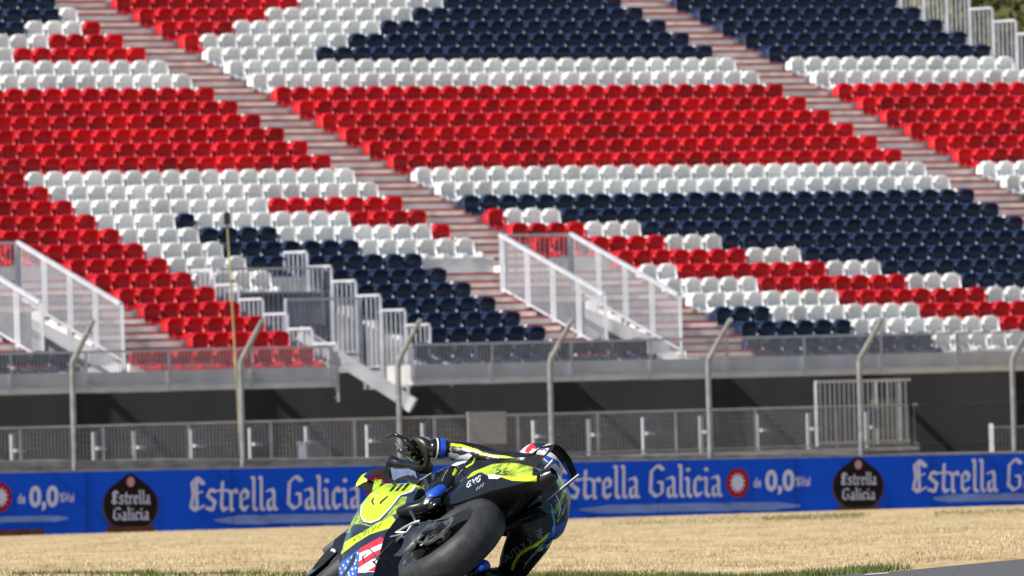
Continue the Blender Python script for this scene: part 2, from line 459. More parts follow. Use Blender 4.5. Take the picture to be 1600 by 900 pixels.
# side rails of the entrances
def vom(rs, jl, label):
    root = empty('entrance_railing', S(rs, JV, ztr(15) + HV - 1.15), label=label, cat='railing')
    o = -np.array(root.location)
    for k in range(4):
        ja, jb2 = JV + k * jl / 4, JV + (k + 1) * jl / 4
        za = ztr(15) + HV - RISE * (ja - JV) - 1.15; zb2 = ztr(15) + HV - RISE * (jb2 - JV) - 1.15
        rail_panel(root, S(rs, ja, za) + o, S(rs, jb2, zb2) + o, 1.15, top=False, step=.10, bal=.024, m='rail', posts=1, postw=.09)
    t = MB(); t.beam(S(rs, JV - .05, ztr(15) + HV + .01) + o, S(rs, JV + jl, ztr(15) + HV + .01 - RISE * jl) + o, .09, .07); t.build('handrail', M['rail'], root)
    t = MB(); zz = ztr(15) + HV - RISE * jl
    t.beam(S(rs, JV + .04 + jl, zz - 1.3) + o, S(rs, JV + .04 + jl, zz) + o, .08); t.build('post', M['rail'], root)
vom(rail_l, 4.15, 'sloping pale handrail on the left side of the middle entrance')
vom(rail_r, 4.3, 'sloping pale handrail on the right side of the middle entrance')
vom(rail_l2, 4.0, 'sloping pale handrail cut by the left edge of the picture')
vom(rail_r2, 4.2, 'long sloping pale handrail in front of the red seats at far left')
def cross(a_, b_, j, zt, h, label):
    root = empty('entrance_railing', S(a_, j, zt - h), label=label, cat='railing'); o = -np.array(root.location)
    rail_panel(root, S(a_, j, zt - h) + o, S(b_, j, zt - h) + o, h, step=.12, bal=.022)
cross(rail_l + .1, rail_r - .1, JV + .03, ztr(15) + HV, 1.05, 'level railing across the back of the middle entrance')
cross(rail_l2 + .1, rail_r2 - .1, JV + .03, ztr(15) + HV, 1.05, 'level railing across the back of the left entrance')
cross(s1 + .1, s2 - .2, 15.86, ztr(15) + .47, 1.15, 'level grey railing across the top of the dark stairway opening')
cross(s1 + .9, s2 - .15, 17.3, ztr(17) + .45, 1.2, 'level grey railing lower down inside the stairway opening')
def stepped(s_, j0, j1, h, up, label, jo=-.1):
    root = empty('stepped_railing', S(s_, j0, ztr(j0) + up - h), label=label, cat='railing'); o = -np.array(root.location)
    for j in range(j0, j1 + 1):
        zb_ = ztr(j) + up - h
        rail_panel(root, S(s_, j + jo, zb_) + o, S(s_, j + jo + .95, zb_) + o, h, step=.15, bal=.028, m='galv', topw=.05)
stepped(s1, 15, 20, 1.15, .47, 'stepped railing going down beside the red seats left of the stairway')
stepped(s2 - .08, 14, 19, 1.5, .5, 'stepped railing going down beside the navy seats right of the stairway', jo=.1)
stepped(SRE + .25, -8, 2, 1.25, .95, 'stepped railing at the right end of the stand in front of the trees')
for a_, b_, lab in ((sL + .1, sC - 1.2, ''),):
    pass
# objects in the entrances: sloping white stringers
def stringer(name, p0, p1, wd, ht, label):
    b = MB(); b.beam(p0, p1, wd, ht); return b
def in_pit(rs, label):
    root = empty('entrance_stair', S(rs, 17.5, zf), label=label, cat='stair'); o = -np.array(root.location)
    sm = rs - .55
    b = MB(); b.beam(S(sm, 16.6, zf + .75) + o, S(sm, 18.9, zf + .2) + o, .5, .12); b.build('stair_stringer', M['rail'], root)
    b = MB(); b.beam(S(sm, 16.6, zf + .60) + o, S(sm, 18.9, zf + .03) + o, .44, .1); b.build('underside', M['dark'], root)  # near-black beam, paints the shaded gap under the stringer
    b = MB()
    for k in range(5):
        b.beam(S(sm - .25, 16.8 + k * .4, zf + .9 - k * .11) + o, S(sm + .25, 16.8 + k * .4, zf + .9 - k * .11) + o, .18, .04)
    b.build('tread', M['galv'], root)
in_pit(rail_r, 'pale steel stair rising inside the middle entrance'); in_pit(rail_r2, 'pale steel stair rising inside the left entrance')
def bent_sheet(px, py, j, label):
    P = S(s_at(px, j, zf), j, 0); P[2] = z_on(P, ((px - 10, py), (px + 10, py)))
    b = MB(); r_ = []
    for i in range(9):
        a = i / 8 * 2.6
        r_.append([(-.35 + .09 * i + 0, .1 * math.sin(a * 2), .12 * math.sin(a) + .0), (-.35 + .09 * i, -.5 + .1 * math.sin(a * 2), -.18 + .1 * math.cos(a * 1.7))])
    rr = [[r[0], r[1], (r[1][0], r[1][1], r[1][2] - .03), (r[0][0], r[0][1], r[0][2] - .03)] for r in r_]
    b.loft(rr); o = b.build('plastic_sheet', M['white'], smooth=True, label=label, cat='sheet'); o.location = P
bent_sheet(1035, 558, 19.6, 'crumpled white plastic sheet at the foot of the middle entrance')
bent_sheet(165, 575, 19.6, 'crumpled white plastic sheet at the foot of the left entrance')
# big white stair stringer of the stairway
root = empty('stair_chute', unproj(645, 650, 262), label='long white sloping stair stringer running down over the dark stairway opening', cat='stair')
o = -np.array(root.location)
Ya = S(s2, 20, 0)[1]
Ys, Ye = S(s1, 19.4, 0)[1], S(s2 - .2, 21.6, 0)[1]
b = MB(); b.beam(unproj(468, 521, Ys) + o, unproj(640, 630, Ye) + o, .1, .27); b.build('stringer', M['rail'], root)
b = MB(); b.beam(unproj(470, 511, Ys + .3) + o, unproj(642, 619, Ye + .3) + o, .05, .05); b.build('upper_edge', M['galv'], root)
b = MB(); b.beam(unproj(638, 629, Ye - .02) + o, unproj(646, 634, Ye - .06) + o, .13, .30); b.build('end_cap', M['rail'], root)

# ------------------------------------------------------------------ seats
prof = [(.06, .30), (.06, .40), (.01, .447), (-.055, .452), (-.085, .425), (-.06, .39), (.005, .34), (.015, .2), (-.03, .10), (-.15, .055), (-.34, .07), (-.385, .03), (-.37, .0)]
us = [-1, -1, -.90, -.62, 0, .62, .90, 1, 1]
yo = [.05, -.10, -.125, -.02, 0, -.02, -.125, -.10, .05]
wf = [.86, .81, .71, .71, .80, .86, .94, .97, .98, .98, .97, .95, .9]
def seat_rings():
    rg = []
    for k, (y, z) in enumerate(prof):
        r_ = []
        for u, dy in zip(us, yo):
            f = (.1, .1, .1, .25, .5, .75, 1, 1.1, 1, .5, .2, .1, .1)[k]
            zz = z + (.05 * (abs(u) > .85) if 9 <= k <= 10 else 0)
            if k <= 5: zz -= (.03, .05, .055, .055, .05, .03)[k] * abs(u) ** 4
            r_.append((u * .231 * wf[k], y + dy * f, zz))
        rg.append(r_)
    return rg
SEAT = seat_rings()
def seat_mb(b, fr=None, mi=0):
    if fr is None: b.loft(SEAT, mi, cap=False, closed=False)
    else:
        o, _ = fr
        b.loft([[o + A * p[0] + N * p[1] + Z * p[2] for p in r_] for r_ in SEAT], mi, cap=False, closed=False)
def bracket_mb(b, o=np.zeros(3), a=np.array([1., 0, 0]), n=np.array([0, 1., 0]), mi=0):
    b.box(o + a * .245 + n * -.16 + Z * .03, .03, .36, .035, a, n, Z, mi)
    b.box(o + a * .245 + n * -.30 + Z * .07, .045, .05, .10, a, n, Z, mi)
    b.box(o + a * .245 + n * .02 + Z * .0, .03, .04, .3, a, n, Z, mi)
seat_me = {}
b = MB(); seat_mb(b)
for c in ('red', 'white', 'navy'): seat_me[c[0]] = b.mesh('seat_' + c, M[c], True, 60)
b = MB(); bracket_mb(b); br_me = b.mesh('bracket', M['bracket'])
X0 = -60; X9 = 1680
runs = {'L': {}, 'C': {}, 'R': {}}
def parse(txt):
    for ln_ in txt.strip().splitlines():
        blk, j, *r_ = ln_.split(); x = float(r_[0]); out = []
        for q in r_[1:]:
            c, x1 = q[0], float(q[1:]); out.append((x, x1, c)); x = x1
        runs[blk].setdefault(int(j), []).extend(out)
# start column, then colour + end column; '-' is a gap
parse('''
L -5 -60 n85
L -4 -60 n88 w120
L -3 -60 n36 w125 r153
L -2 -60 w70 r188
L -1 -60 w14 r222
L 0 -60 w259
L 1 -60 w296
L 2 -60 r333
L 3 -60 r370
L 4 -60 r406
L 5 -60 r443
L 6 -60 r480
L 7 -60 r516
L 8 -60 r30 w551
L 9 -60 r66 w588
L 10 -60 r103 w412 r627
L 11 -60 r142 w268 n297 w540 r665
L 12 -60 r180 w305 n425 w671 r703
L 13 -60 r217 w342 n553 w740
L 14 92 r255 w382 n656
L 15 130 r292 w418 -488 n697
L 16 168 r330 -522 n731
L 17 205 r365 -560 n771
L 18 242 r402 -598 n808
L 19 280 r443 -638 n848
L 20 -60 n102 -192 r483 -650 n1012
C -5 168 r464 w691 n961
C -4 205 r408 w641 n998
C -3 240 r359 w593 n1034
C -2 275 r309 w541 n1071
C -1 311 w491 n1109
C 0 348 w1148
C 1 384 w1184
C 2 421 r1222
C 3 457 r1259
C 4 492 r1296
C 5 528 r1333
C 6 565 r1369
C 7 601 r1406
C 8 637 w1445
C 9 674 w1482
C 10 715 n1521
C 11 752 r785 w872 n1561
C 12 789 r907 w1000 n1600
C 13 826 r1032 w1127 n1700
C 14 953 r1160 w1254 n1700
C 15 990 w1050 r1288 w1379 n1700
C 16 1028 w1180 r1412 w1500 n1700
C 17 1066 w1307 r1537 w1700
C 18 1103 n1197 w1432 r1700
C 19 1138 n1323 w1562 r1700
C 20 1172 n1457 w1700
''')
for j in range(-5, 21):
    runs['R'][j] = [(0, 1800, 'n' if j < 0 or j > 9 else ('w' if j in (0, 1, 8, 9) else 'r'))]
lat = {'L': [(sL - .25 - .5 * k) for k in range(-14, 48)], 'C': [(sC + .25 + .5 * k) for k in range(28)], 'R': [(sR + .25 + .5 * k) for k in range(13)]}
seats = []
for blk in 'LCR':
    for j in runs[blk]:
        for s in sorted(lat[blk]):
            o_ = S(s, j, ztop(j)); px, py = proj(o_)
            if not (-45 < px < 1640) or py < -32: continue
            if blk == 'L' and j < 14 and s > sL: continue
            c = None
            for x0, x1, cc in runs[blk][j]:
                if x0 <= px < x1: c = cc; break
            if c and c != '-': seats.append((j, blk, s, c))
seats.sort(key=lambda q: (-q[0], q[2]))
ORD = ['front', 'second', 'third', 'fourth', 'fifth', 'sixth', 'seventh', 'eighth', 'ninth', 'tenth', 'eleventh', 'twelfth', 'thirteenth', 'fourteenth', 'fifteenth',
       'sixteenth', 'seventeenth', 'eighteenth', 'nineteenth', 'twentieth', 'twenty-first', 'twenty-second', 'twenty-third', 'twenty-fourth', 'twenty-fifth', 'twenty-sixth', 'twenty-seventh', 'twenty-eighth', 'twenty-ninth', 'thirtieth', 'thirty-first']
ORD2 = ['first'] + ORD[1:]
CN = {'r': 'red', 'w': 'white', 'n': 'navy blue'}
cnt = {}
NB_IND = 298
rest = MB(); restb = MB()
zs = .45
for i, (j, blk, s, c) in enumerate(seats):
    base = S(s, j, ztr(j))
    if i < NB_IND:
        k = cnt.get((j, c), 0); cnt[(j, c)] = k + 1
        o = bpy.data.objects.new('stadium_seat', seat_me[c]); COL.objects.link(o)
        o.location = base; o.rotation_euler = (random.gauss(0, .03), 0, TH + random.gauss(0, .025))
        tag(o, label='%s bucket seat, %s %s one from the left in the %s row' % (CN[c], ORD2[k], CN[c].split()[0], ORD[20 - j]), cat='seat', group='bucket seats in the lower rows of the grandstand')
        q = bpy.data.objects.new('bracket', br_me); COL.objects.link(q); q.parent = o
    else:
        g = base + A * random.gauss(0, .008) + Z * random.gauss(0, .004)
        seat_mb(rest, (g, 0), 'rwn'.index(c)); bracket_mb(rest, g, A, N, 3)
o = rest.build('stadium_seats', [M['red'], M['white'], M['navy'], M['bracket']], smooth=True, sharp=60, kind='stuff', label='red, white and navy bucket seats filling the upper rows of the grandstand', cat='seats')

# ------------------------------------------------------------------ lower level: seats, railing, wall
zl = ZC - .30
LOWJ = 22.6
zl_f = z_on(S(0, LOWJ, 0), ((0, 731), (1600, 693)))       # floor of the lower level
root = empty('lower_walkway', S(0, LOWJ, zl_f), label='low grey walkway deck below the dark netting', cat='walkway')
b = MB(); o = -np.array(root.location); e_ = s_at(1425, LOWJ, 1.5)
b.hexa([S(SMIN, LOWJ + .3, zl_f - .09) + o, S(e_, LOWJ + .3, zl_f - .09) + o, S(e_, 20.9, zl_f - .09) + o, S(SMIN, 20.9, zl_f - .09) + o, S(SMIN, LOWJ + .3, zl_f) + o, S(e_, LOWJ + .3, zl_f) + o, S(e_, 20.9, zl_f) + o, S(SMIN, 20.9, zl_f) + o])
b.build('deck', M['galv_dark'], root)
b = MB()
b.hexa([S(SMIN, LOWJ + .2, -.2) + o, S(e_, LOWJ + .2, -.2) + o, S(e_, LOWJ + .15, -.2) + o, S(SMIN, LOWJ + .15, -.2) + o, S(SMIN, LOWJ + .2, zl_f - .1) + o, S(e_, LOWJ + .2, zl_f - .1) + o, S(e_, LOWJ + .15, zl_f - .1) + o, S(SMIN, LOWJ + .15, zl_f - .1) + o])
b.build('walkway_shade_sheet', M['dark'], root)  # near-black sheet, paints the shaded gap below the walkway deck
long_fence('walkway_railing', SMIN, e_, LOWJ + .25, zl_f, .84, 0, 'long grey baluster railing below the dark netting', fence_posts([32, 163, 296, 425, 555, 680, 810, 935, 1057, 1182, 1308, 1420], LOWJ + .25, zl_f + .4))
# low pairs of navy seats on white legs
def low_seat(px, k, both):
    s = s_at(px, 22.0, zl_f + .5)
    root = empty('folding_seat', S(s, 22.0, zl_f), label='navy folding seat on white L-shaped leg behind the lower railing, %s from the left' % ORD2[k], cat='seat', group='navy folding seats behind the lower railing')
    root.rotation_euler = (0, 0, TH)
    b = MB(); b.box((-.02, 0, .36), .05, .06, .72); b.box((.08, -.1, .40), .2, .12, .06); b.build('leg', M['bracket'], root)
    b = MB(); rg = []
    for i in range(7):
        t = i / 6; wdt = .22 * (1 - .55 * max(0, t - .6) / .4)
        rg.append([(.27 - wdt, .05 * t, .42 + .36 * t), (.27, .03 + .05 * t, .42 + .36 * t + (.02 if i == 6 else 0)), (.27 + wdt, .05 * t, .42 + .36 * t), (.27 + wdt, .07 + .05 * t, .42 + .36 * t), (.27 - wdt, .07 + .05 * t, .42 + .36 * t)])
    b.loft(rg); b.build('backrest', M['navy'], root, smooth=True, sharp=50)
    b = MB(); b.box((.27, -.13, .42), .42, .28, .05); b.build('seat', M['navy'], root)
for k, px in enumerate([20, 148, 210, 300, 392, 480, 575, 662, 742, 835, 921, 1006, 1096, 1185, 1264, 1355]):
    low_seat(px, k, True)
# taller end platform
pl0, pl1 = s_at(1273, 22.9, zl_f + .8), s_at(1421, 22.9, zl_f + .8)
root = empty('platform_railing', S(pl0, 22.95, zl_f), label='taller pale railing cage at the right end of the lower walkway', cat='railing'); o = -np.array(root.location)
rail_panel(root, S(pl0, 22.95, zl_f + .05) + o, S(pl1, 22.95, zl_f + .05) + o, 1.3, step=.12, bal=.032, m='galv')
rail_panel(root, S(pl1, 22.95, zl_f + .05) + o, S(pl1, 21.6, zl_f + .05) + o, 1.3, step=.3, bal=.02, m='galv')
M['oliv'] = mat('olive_sheet', (.16, .2, .07), .9, var=.4, scale=3)
b = MB(); Pq = S(s_at(1385, 21.5, zl_f + .5), 21.5, zl_f + .5)
b.box((0, 0, 0), .75, .05, .95, A, N); o = b.build('olive_screen', M['oliv'], label='olive green sheet standing behind the taller railing', cat='sheet'); o.location = Pq
# grey sheet tied on the lower railing, grey box on the ground
Pq = S(s_at(762, 23.0, 1.5), 23.0, 0); Pq[2] = z_on(Pq, ((700, 671), (800, 669)))
b = MB(); b.box((0, 0, 0), .95, .03, .62, A, N); b.box((0, 0, .32), .97, .05, .03, A, N)
M['gp'] = mat('grey_sheet', (.33, .33, .37), .7, var=.1)
o = b.build('grey_panel', M['gp'], label='plain grey square panel fixed to the lower railing', cat='panel'); o.location = Pq
Pq = unproj(491, 706, 246); b = MB(); b.box((0, 0, 0), .52, .3, .30, AB, NB)
root = empty('utility_box', Pq - Z * .16, label='small blue-grey box standing behind the blue board', cat='box')
M['boxc'] = mat('blue_grey_box', (.13, .15, .21), .6)
bb = b.build('box_body', M['boxc'], root); bb.location = (0, 0, .16)
b = MB(); b.box((0, 0, .335), .56, .34, .04, AB, NB); b.build('lid', M['boxc'], root)
b = MB(); b.beam((0, 0, .01), (0, 0, -.7), .3, .25); b.build('plinth', M['boxc'], root)
# concrete wall behind the boards
root = None
b = MB(); rg = []
for s in np.linspace(-24, 26, 60):
    P = bpt(s) - NB * 1.0; z1 = z_on(P, ((0, 720), (1600, 706))); jit = random.uniform(-.01, .01)
    rg.append([P + Z * (-1), P + Z * (z1 + jit), P - NB * .5 + Z * (z1 + jit + .01), P - NB * .5 + Z * (-1)])
b.loft(rg); b.build('concrete_wall', M['conc'], label='long low weathered concrete wall behind the blue advertising boards', cat='wall')

# ------------------------------------------------------------------ advertising board
root = empty('advertising_board', bpt(0), label='long blue trackside advertising board with pale lettering and round emblems', cat='advertising board')
ob = -bpt(0)
b = MB(); rg = []
for s in np.linspace(-24, 26, 40):
    P = bpt(s) + ob; z1 = ztopb(s); z0 = gz_bar(s) - .15
    rg.append([P + Z * z0, P + Z * z1, P - NB * .06 + Z * z1, P - NB * .06 + Z * z0])
b.loft(rg); b.build('panel', M['board'], root)
b = MB(); rg = []
for s in np.linspace(-24, 26, 40):
    P = bpt(s) + ob; z1 = ztopb(s)
    rg.append([P + Z * (z1 + .002), P + Z * (z1 + .03), P - NB * .08 + Z * (z1 + .03), P - NB * .08 + Z * (z1 + .002)])
b.loft(rg); b.build('top_edge', M['post'], root)
for k_ in range(-8, 9):
    P = bpt(k_ * 3.0) + ob + NB * .004; b = MB()
    b.beam(P + Z * (gz_bar(k_ * 3.0) - .1), P + Z * (ztopb(k_ * 3.0) - .01), .012, .006); b.build('panel_joint', M['emb_blk'], root)
def bp(px, py, off=.01):   # point on board face (relative to root)
    s = b_s_at(px)
    for _ in range(4):
        P = bpt(s); z = z_on(P, ((px - 50, py), (px + 50, py))); q = proj((P[0], P[1], z)); s += (px - q[0]) / 86 / .9
    P = bpt(s) + ob + NB * off; P[2] = z; return P
def textmesh(txt, bold):
    cu = bpy.data.curves.new('t', 'FONT'); cu.body = txt; cu.offset = bold; cu.resolution_u = 3; cu.space_character = 1.0
    o = bpy.data.objects.new('t', cu); COL.objects.link(o)
    bpy.context.view_layer.update()
    me = bpy.data.meshes.new_from_object(o.evaluated_get(bpy.context.evaluated_depsgraph_get()))
    bpy.data.objects.remove(o); v = np.array([x.co[:] for x in me.vertices]); f = [tuple(p.vertices) for p in me.polygons]
    bpy.data.meshes.remove(me); return v, f
def board_text(txt, x0, x1, yb, yt, m='ltr', bold=.03, off=.012, blk=True, name='lettering'):
    """fit the text's bounding box on the board between pixel columns x0-x1 and rows yb (bottom) - yt (top)"""
    v, f = textmesh(txt, bold); mn = v.min(0); mx = v.max(0)
    u = (v[:, 0] - mn[0]) / (mx[0] - mn[0]); h = (v[:, 1] - mn[1]) / (mx[1] - mn[1])
    P00, P10, P01 = bp(x0, yb, off), bp(x1, yb - .0194 * (x1 - x0), off), bp(x0, yt, off)
    vs = [P00 + (P10 - P00) * a + (P01 - P00) * c for a, c in zip(u, h)]
    b = MB(); b.add(vs, f); return b.build(name, M[m], root)
def disc(cx, cy, rx, ry, m, name, off=.01, n=40, shape=None):
    b = MB(); pts = []
    for i in range(n):
        a = 2 * math.pi * i / n; k = shape(a) if shape else 1
        pts.append(bp(cx + rx * k * math.cos(a), cy - ry * k * math.sin(a), off))
    b.add(pts, [tuple(range(n))]); return b.build(name, M[m], root)
def band(x0, x1, y0, y1, m, name, off=.008):
    b = MB(); n = 24; rg = []
    for i in range(n + 1):
        t = i / n; x = lerp(x0, x1, t); e = min(1, 8 * t, 8 * (1 - t)); dy = -.0194 * (x - x0)
        h = (y0 - y1) * (.25 + .75 * e) / 2; c = (y0 + y1) / 2 + dy + random.uniform(-.6, .6)
        rg.append([bp(x, c + h, off), bp(x, c - h, off)])
    b.loft(rg, cap=False, closed=False); return b.build(name, M[m], root)
GL = {  # broad-nib strokes, x 0..1 of the letter's width, y 0 base, .62 x-height, 1 cap
    'E': (.62, [[(.55, .86), (.35, .98), (.14, .84), (.2, .5), (.1, .14), (.3, .02), (.6, .16)], [(.2, .52), (.52, .56)], [(.3, .98), (.34, .05)], [(.4, .9), (.6, .8)]]),
    's': (.42, [[(.4, .56), (.2, .64), (.08, .46), (.38, .26), (.28, .02), (.04, .1)]]),
    't': (.34, [[(.2, .86), (.16, .14), (.26, 0), (.38, .08)], [(.02, .6), (.38, .6)]]),
    'r': (.38, [[(.05, .58), (.14, .52), (.14, .06), (.2, 0)], [(.14, .5), (.3, .62), (.38, .52)]]),
    'e': (.42, [[(.36, .12), (.24, 0), (.1, .12), (.1, .48), (.24, .62), (.38, .5), (.34, .36), (.12, .3)]]),
    'l': (.24, [[(.06, .98), (.13, .92), (.13, .08), (.24, 0)]]),
    'a': (.44, [[(.08, .56), (.26, .62), (.34, .5), (.34, .08), (.44, 0)], [(.34, .36), (.12, .28), (.1, .08), (.2, 0), (.34, .1)]]),
    'G': (.66, [[(.6, .86), (.4, .98), (.14, .8), (.1, .2), (.34, .02), (.58, .14), (.58, .44), (.44, .47)], [(.46, .96), (.62, .84)]]),
    'i': (.24, [[(.05, .58), (.13, .52), (.13, .08), (.24, 0)], [(.1, .86), (.16, .80)]]),
    'c': (.38, [[(.36, .5), (.24, .62), (.1, .46), (.1, .14), (.22, 0), (.37, .12)]]), ' ': (.26, [])}
def gothic(txt, x0, x1, yb, yt, m='ltr', off=.012, nib=(.062, .038), name='lettering'):
    tot = sum(GL[c][0] + .06 for c in txt) - .06
    P00, P10, P01 = bp(x0, yb, off), bp(x1, yb - .0194 * (x1 - x0), off), bp(x0, yt, off)
    b = MB(); cx = 0; q = 0
    for c in txt:
        wdt, sts = GL[c]
        for pl in sts:
            for (xa, ya), (xb, yb_) in zip(pl[:-1], pl[1:]):
                p = np.array([(xa, ya), (xb, yb_)]); nb = np.array(nib) / 1.0
                pts = np.array([p[0] - nb, p[0] + nb, p[0] + (nb[0], -nb[1] * .2), p[0] - (nb[0], -nb[1] * .2), p[1] - nb, p[1] + nb, p[1] + (nb[0], -nb[1] * .2), p[1] - (nb[0], -nb[1] * .2)])
                # convex hull
                P = sorted(map(tuple, pts)); H = []
                for seq in (P, P[::-1]):
                    h_ = []
                    for t_ in seq:
                        while len(h_) > 1 and (h_[-1][0] - h_[-2][0]) * (t_[1] - h_[-2][1]) - (h_[-1][1] - h_[-2][1]) * (t_[0] - h_[-2][0]) <= 0: h_.pop()
                        h_.append(t_)
                    H += h_[:-1]
                q += 1
                vs = [P00 + (P10 - P00) * ((cx + u) / tot) + (P01 - P00) * v + NB * .0004 * (q % 12) for u, v in H]
                b.add(vs, [tuple(range(len(vs)))])
        cx += wdt + .06
    return b.build(name, M[m], root)
def big_text(x0, x1, yb, yt): gothic('Estrella Galicia', x0, x1, yb, yt)
big_text(294, 562, 799, 746)
big_text(862, 1126, 780, 729)
big_text(1423, 1684, 770, 719)
def star(cx, cy):
    disc(cx, cy, 18, 23, 'emb_red', 'red_disc', .010)
    disc(cx, cy, 13, 17, 'ltr', 'star_mark', .014, n=24, shape=lambda a: 1 if round(a / (2 * math.pi) * 24) % 2 else .62)
for cx, cy in ((0, 777), (589, 763), (1152, 754.5)): star(cx, cy)
def zero(x, y):
    board_text('de', x, x + 12, y + 8, y - 8, bold=.02, name='small_lettering')
    board_text('0,0', x + 18, x + 64, y + 20, y - 20, bold=.035)
    board_text('%Vol', x + 66, x + 88, y + 6, y - 9, bold=.02, name='small_lettering')
zero(27, 779); zero(1177, 754)
def emblem(cx, cy, k=1.0):
    def sh(a):
        d = (a - math.pi / 2 + math.pi) % (2 * math.pi) - math.pi
        return 1 + .22 * math.exp(-(d / .28) ** 2)
    disc(cx, cy + 2, 44 * k, 42 * k, 'emb_brown', 'emblem_rim', .010, 48, sh)
    disc(cx, cy, 42 * k, 40 * k, 'emb_blk', 'emblem_disc', .013, 48, sh)
    disc(cx, cy - 36 * k, 6 * k, 8 * k, 'emb_pink', 'emblem_star', .016, 12)
    gothic('Estrella', cx - 30 * k, cx + 30 * k, cy - 1, cy - 22 * k, off=.016, name='emblem_lettering')
    gothic('Galicia', cx - 28 * k, cx + 28 * k, cy + 24 * k, cy + 4, off=.016, name='emblem_lettering')
    b = MB(); b.add([bp(cx - 38 * k, cy + 43, .018), bp(cx + 38 * k, cy + 42, .018), bp(cx + 38 * k, cy + 33, .018), bp(cx - 38 * k, cy + 34, .018)], [(0, 1, 2, 3)])
    b.build('emblem_base', M['emb_brown'], root)
emblem(203.5, 789); emblem(1340.5, 759, .92)
band(-30, 106, 817, 808, 'haze_blue', 'pale_stripe'); band(335, 640, 820, 806, 'haze_blue', 'pale_stripe')
band(905, 1250, 803, 790, 'haze_blue', 'pale_stripe'); band(1458, 1660, 785, 773, 'haze_blue', 'pale_stripe')
b = MB(); b.add([bp(-40, 850, .02), bp(68, 846, .02), bp(68, 826, .02), bp(-40, 829, .02)], [(0, 1, 2, 3)]); b.build('brown_patch', M['emb_brown'], root)

# ------------------------------------------------------------------ catch fence
fence = empty('catch_fence', bpt(0) - NB * .35, label='tall wire catch fence on grey posts with bent tops behind the blue boards', cat='fence')
of = -np.array(fence.location)
def fpt(s): return bpt(s) - NB * .35
pxs = [-140, 117, 380, 626, 863, 1110, 1346, 1585, 1830]
def zk(P): return z_on(P, ((0, 566), (1600, 560)))
for px in pxs:
    s = b_s_at(px)
    for _ in range(5):
        q = fpt(s); s += (px - proj((q[0], q[1], ztopb(0)))[0]) / 80
    P = fpt(s); k = P.copy(); k[2] = zk(P); r_ = .055
    tip = k + NB * .82 + Z * .72
    b = MB(); q = k.copy(); q[2] = .2
    b.tube([q + of, k - Z * .12 + of, k + NB * .06 + Z * .03 + of, tip + of], [r_, r_, r_, r_ * .8], 10)
    b.build('post', M['post'], fence, smooth=True, sharp=50)
b = MB(); sA, sB = b_s_at(-60), b_s_at(1660)
zlo = ztopb(0) - .15; Pm = fpt(0); zhi = zk(Pm); H = zhi - zlo
st_ = .075
n = int((sB - sA + H) / st_)
for i in range(n):
    for sg in (1, -1):
        a0 = sA - H + i * st_ if sg > 0 else sA + i * st_
        p0 = fpt(a0); p0[2] = zlo; p1 = fpt(a0 + sg * H * .75); p1[2] = zhi; p1 = p1
        d = .0022
        b.add([p0 + of + AB * d, p1 + of + AB * d, p1 + of - AB * d, p0 + of - AB * d, p0 + of + NB * .003, p1 + of + NB * .003], [(0, 1, 5, 4), (4, 5, 2, 3)])
for zz in (zlo + .3, (zlo + zhi) / 2, zhi):
    p0 = fpt(sA); p0[2] = zz; p1 = fpt(sB); p1[2] = zz; b.beam(p0 + of, p1 + of, .006)
b.build('wire_mesh', M['wire'], fence)
# slim marker pole with a black box on top
M['pole'] = mat('pole_paint', (.26, .23, .10), .7, var=.5, scale=1.2)
M['black'] = mat('matt_black', (.012, .012, .013), .5)
Yp = fpt(b_s_at(366))[1] + .5
p0, p1 = unproj(379, 738, Yp), unproj(355, 350, Yp)
root = empty('camera_pole', p0 - Z * .9, label='slim leaning pole with a small black box on its top', cat='pole'); o = -np.array(root.location)
b = MB(); b.tube([p0 - Z * .9 + o, p0 + o, lerp(p0, p1, .5) + o, p1 + o], [.032, .032, .022, .014], 8); b.build('pole', M['pole'], root, smooth=True)
b = MB(); b.box(p1 + o + Z * .09, .12, .12, .2); b.box(p1 + o + Z * .2, .08, .1, .03); b.build('camera_box', M['black'], root)

# right-hand small white post with low frame
P = S(s_at(1550, 23, 1.2), 23, 0); zt_ = z_on(P, ((1500, 661), (1600, 659)))
root = empty('marker_stand', (P[0], P[1], .4), label='short white post with a low wire frame at the far right', cat='post')
b = MB(); b.beam((0, 0, 0), (0, 0, zt_ - .42), .09); b.build('post', M['bracket'], root)
b = MB(); b.beam((0, 0, zt_ - .5), (A * 1.0 + Z * (zt_ - .5)), .03); b.beam(A * .95, A * .95 + Z * (zt_ - .5), .03)
for k in range(9): b.beam(A * (.1 * k + .08) + Z * .1, A * (.1 * k + .08) + Z * (zt_ - .5), .012)
b.build('frame', M['galv_dark'], root)

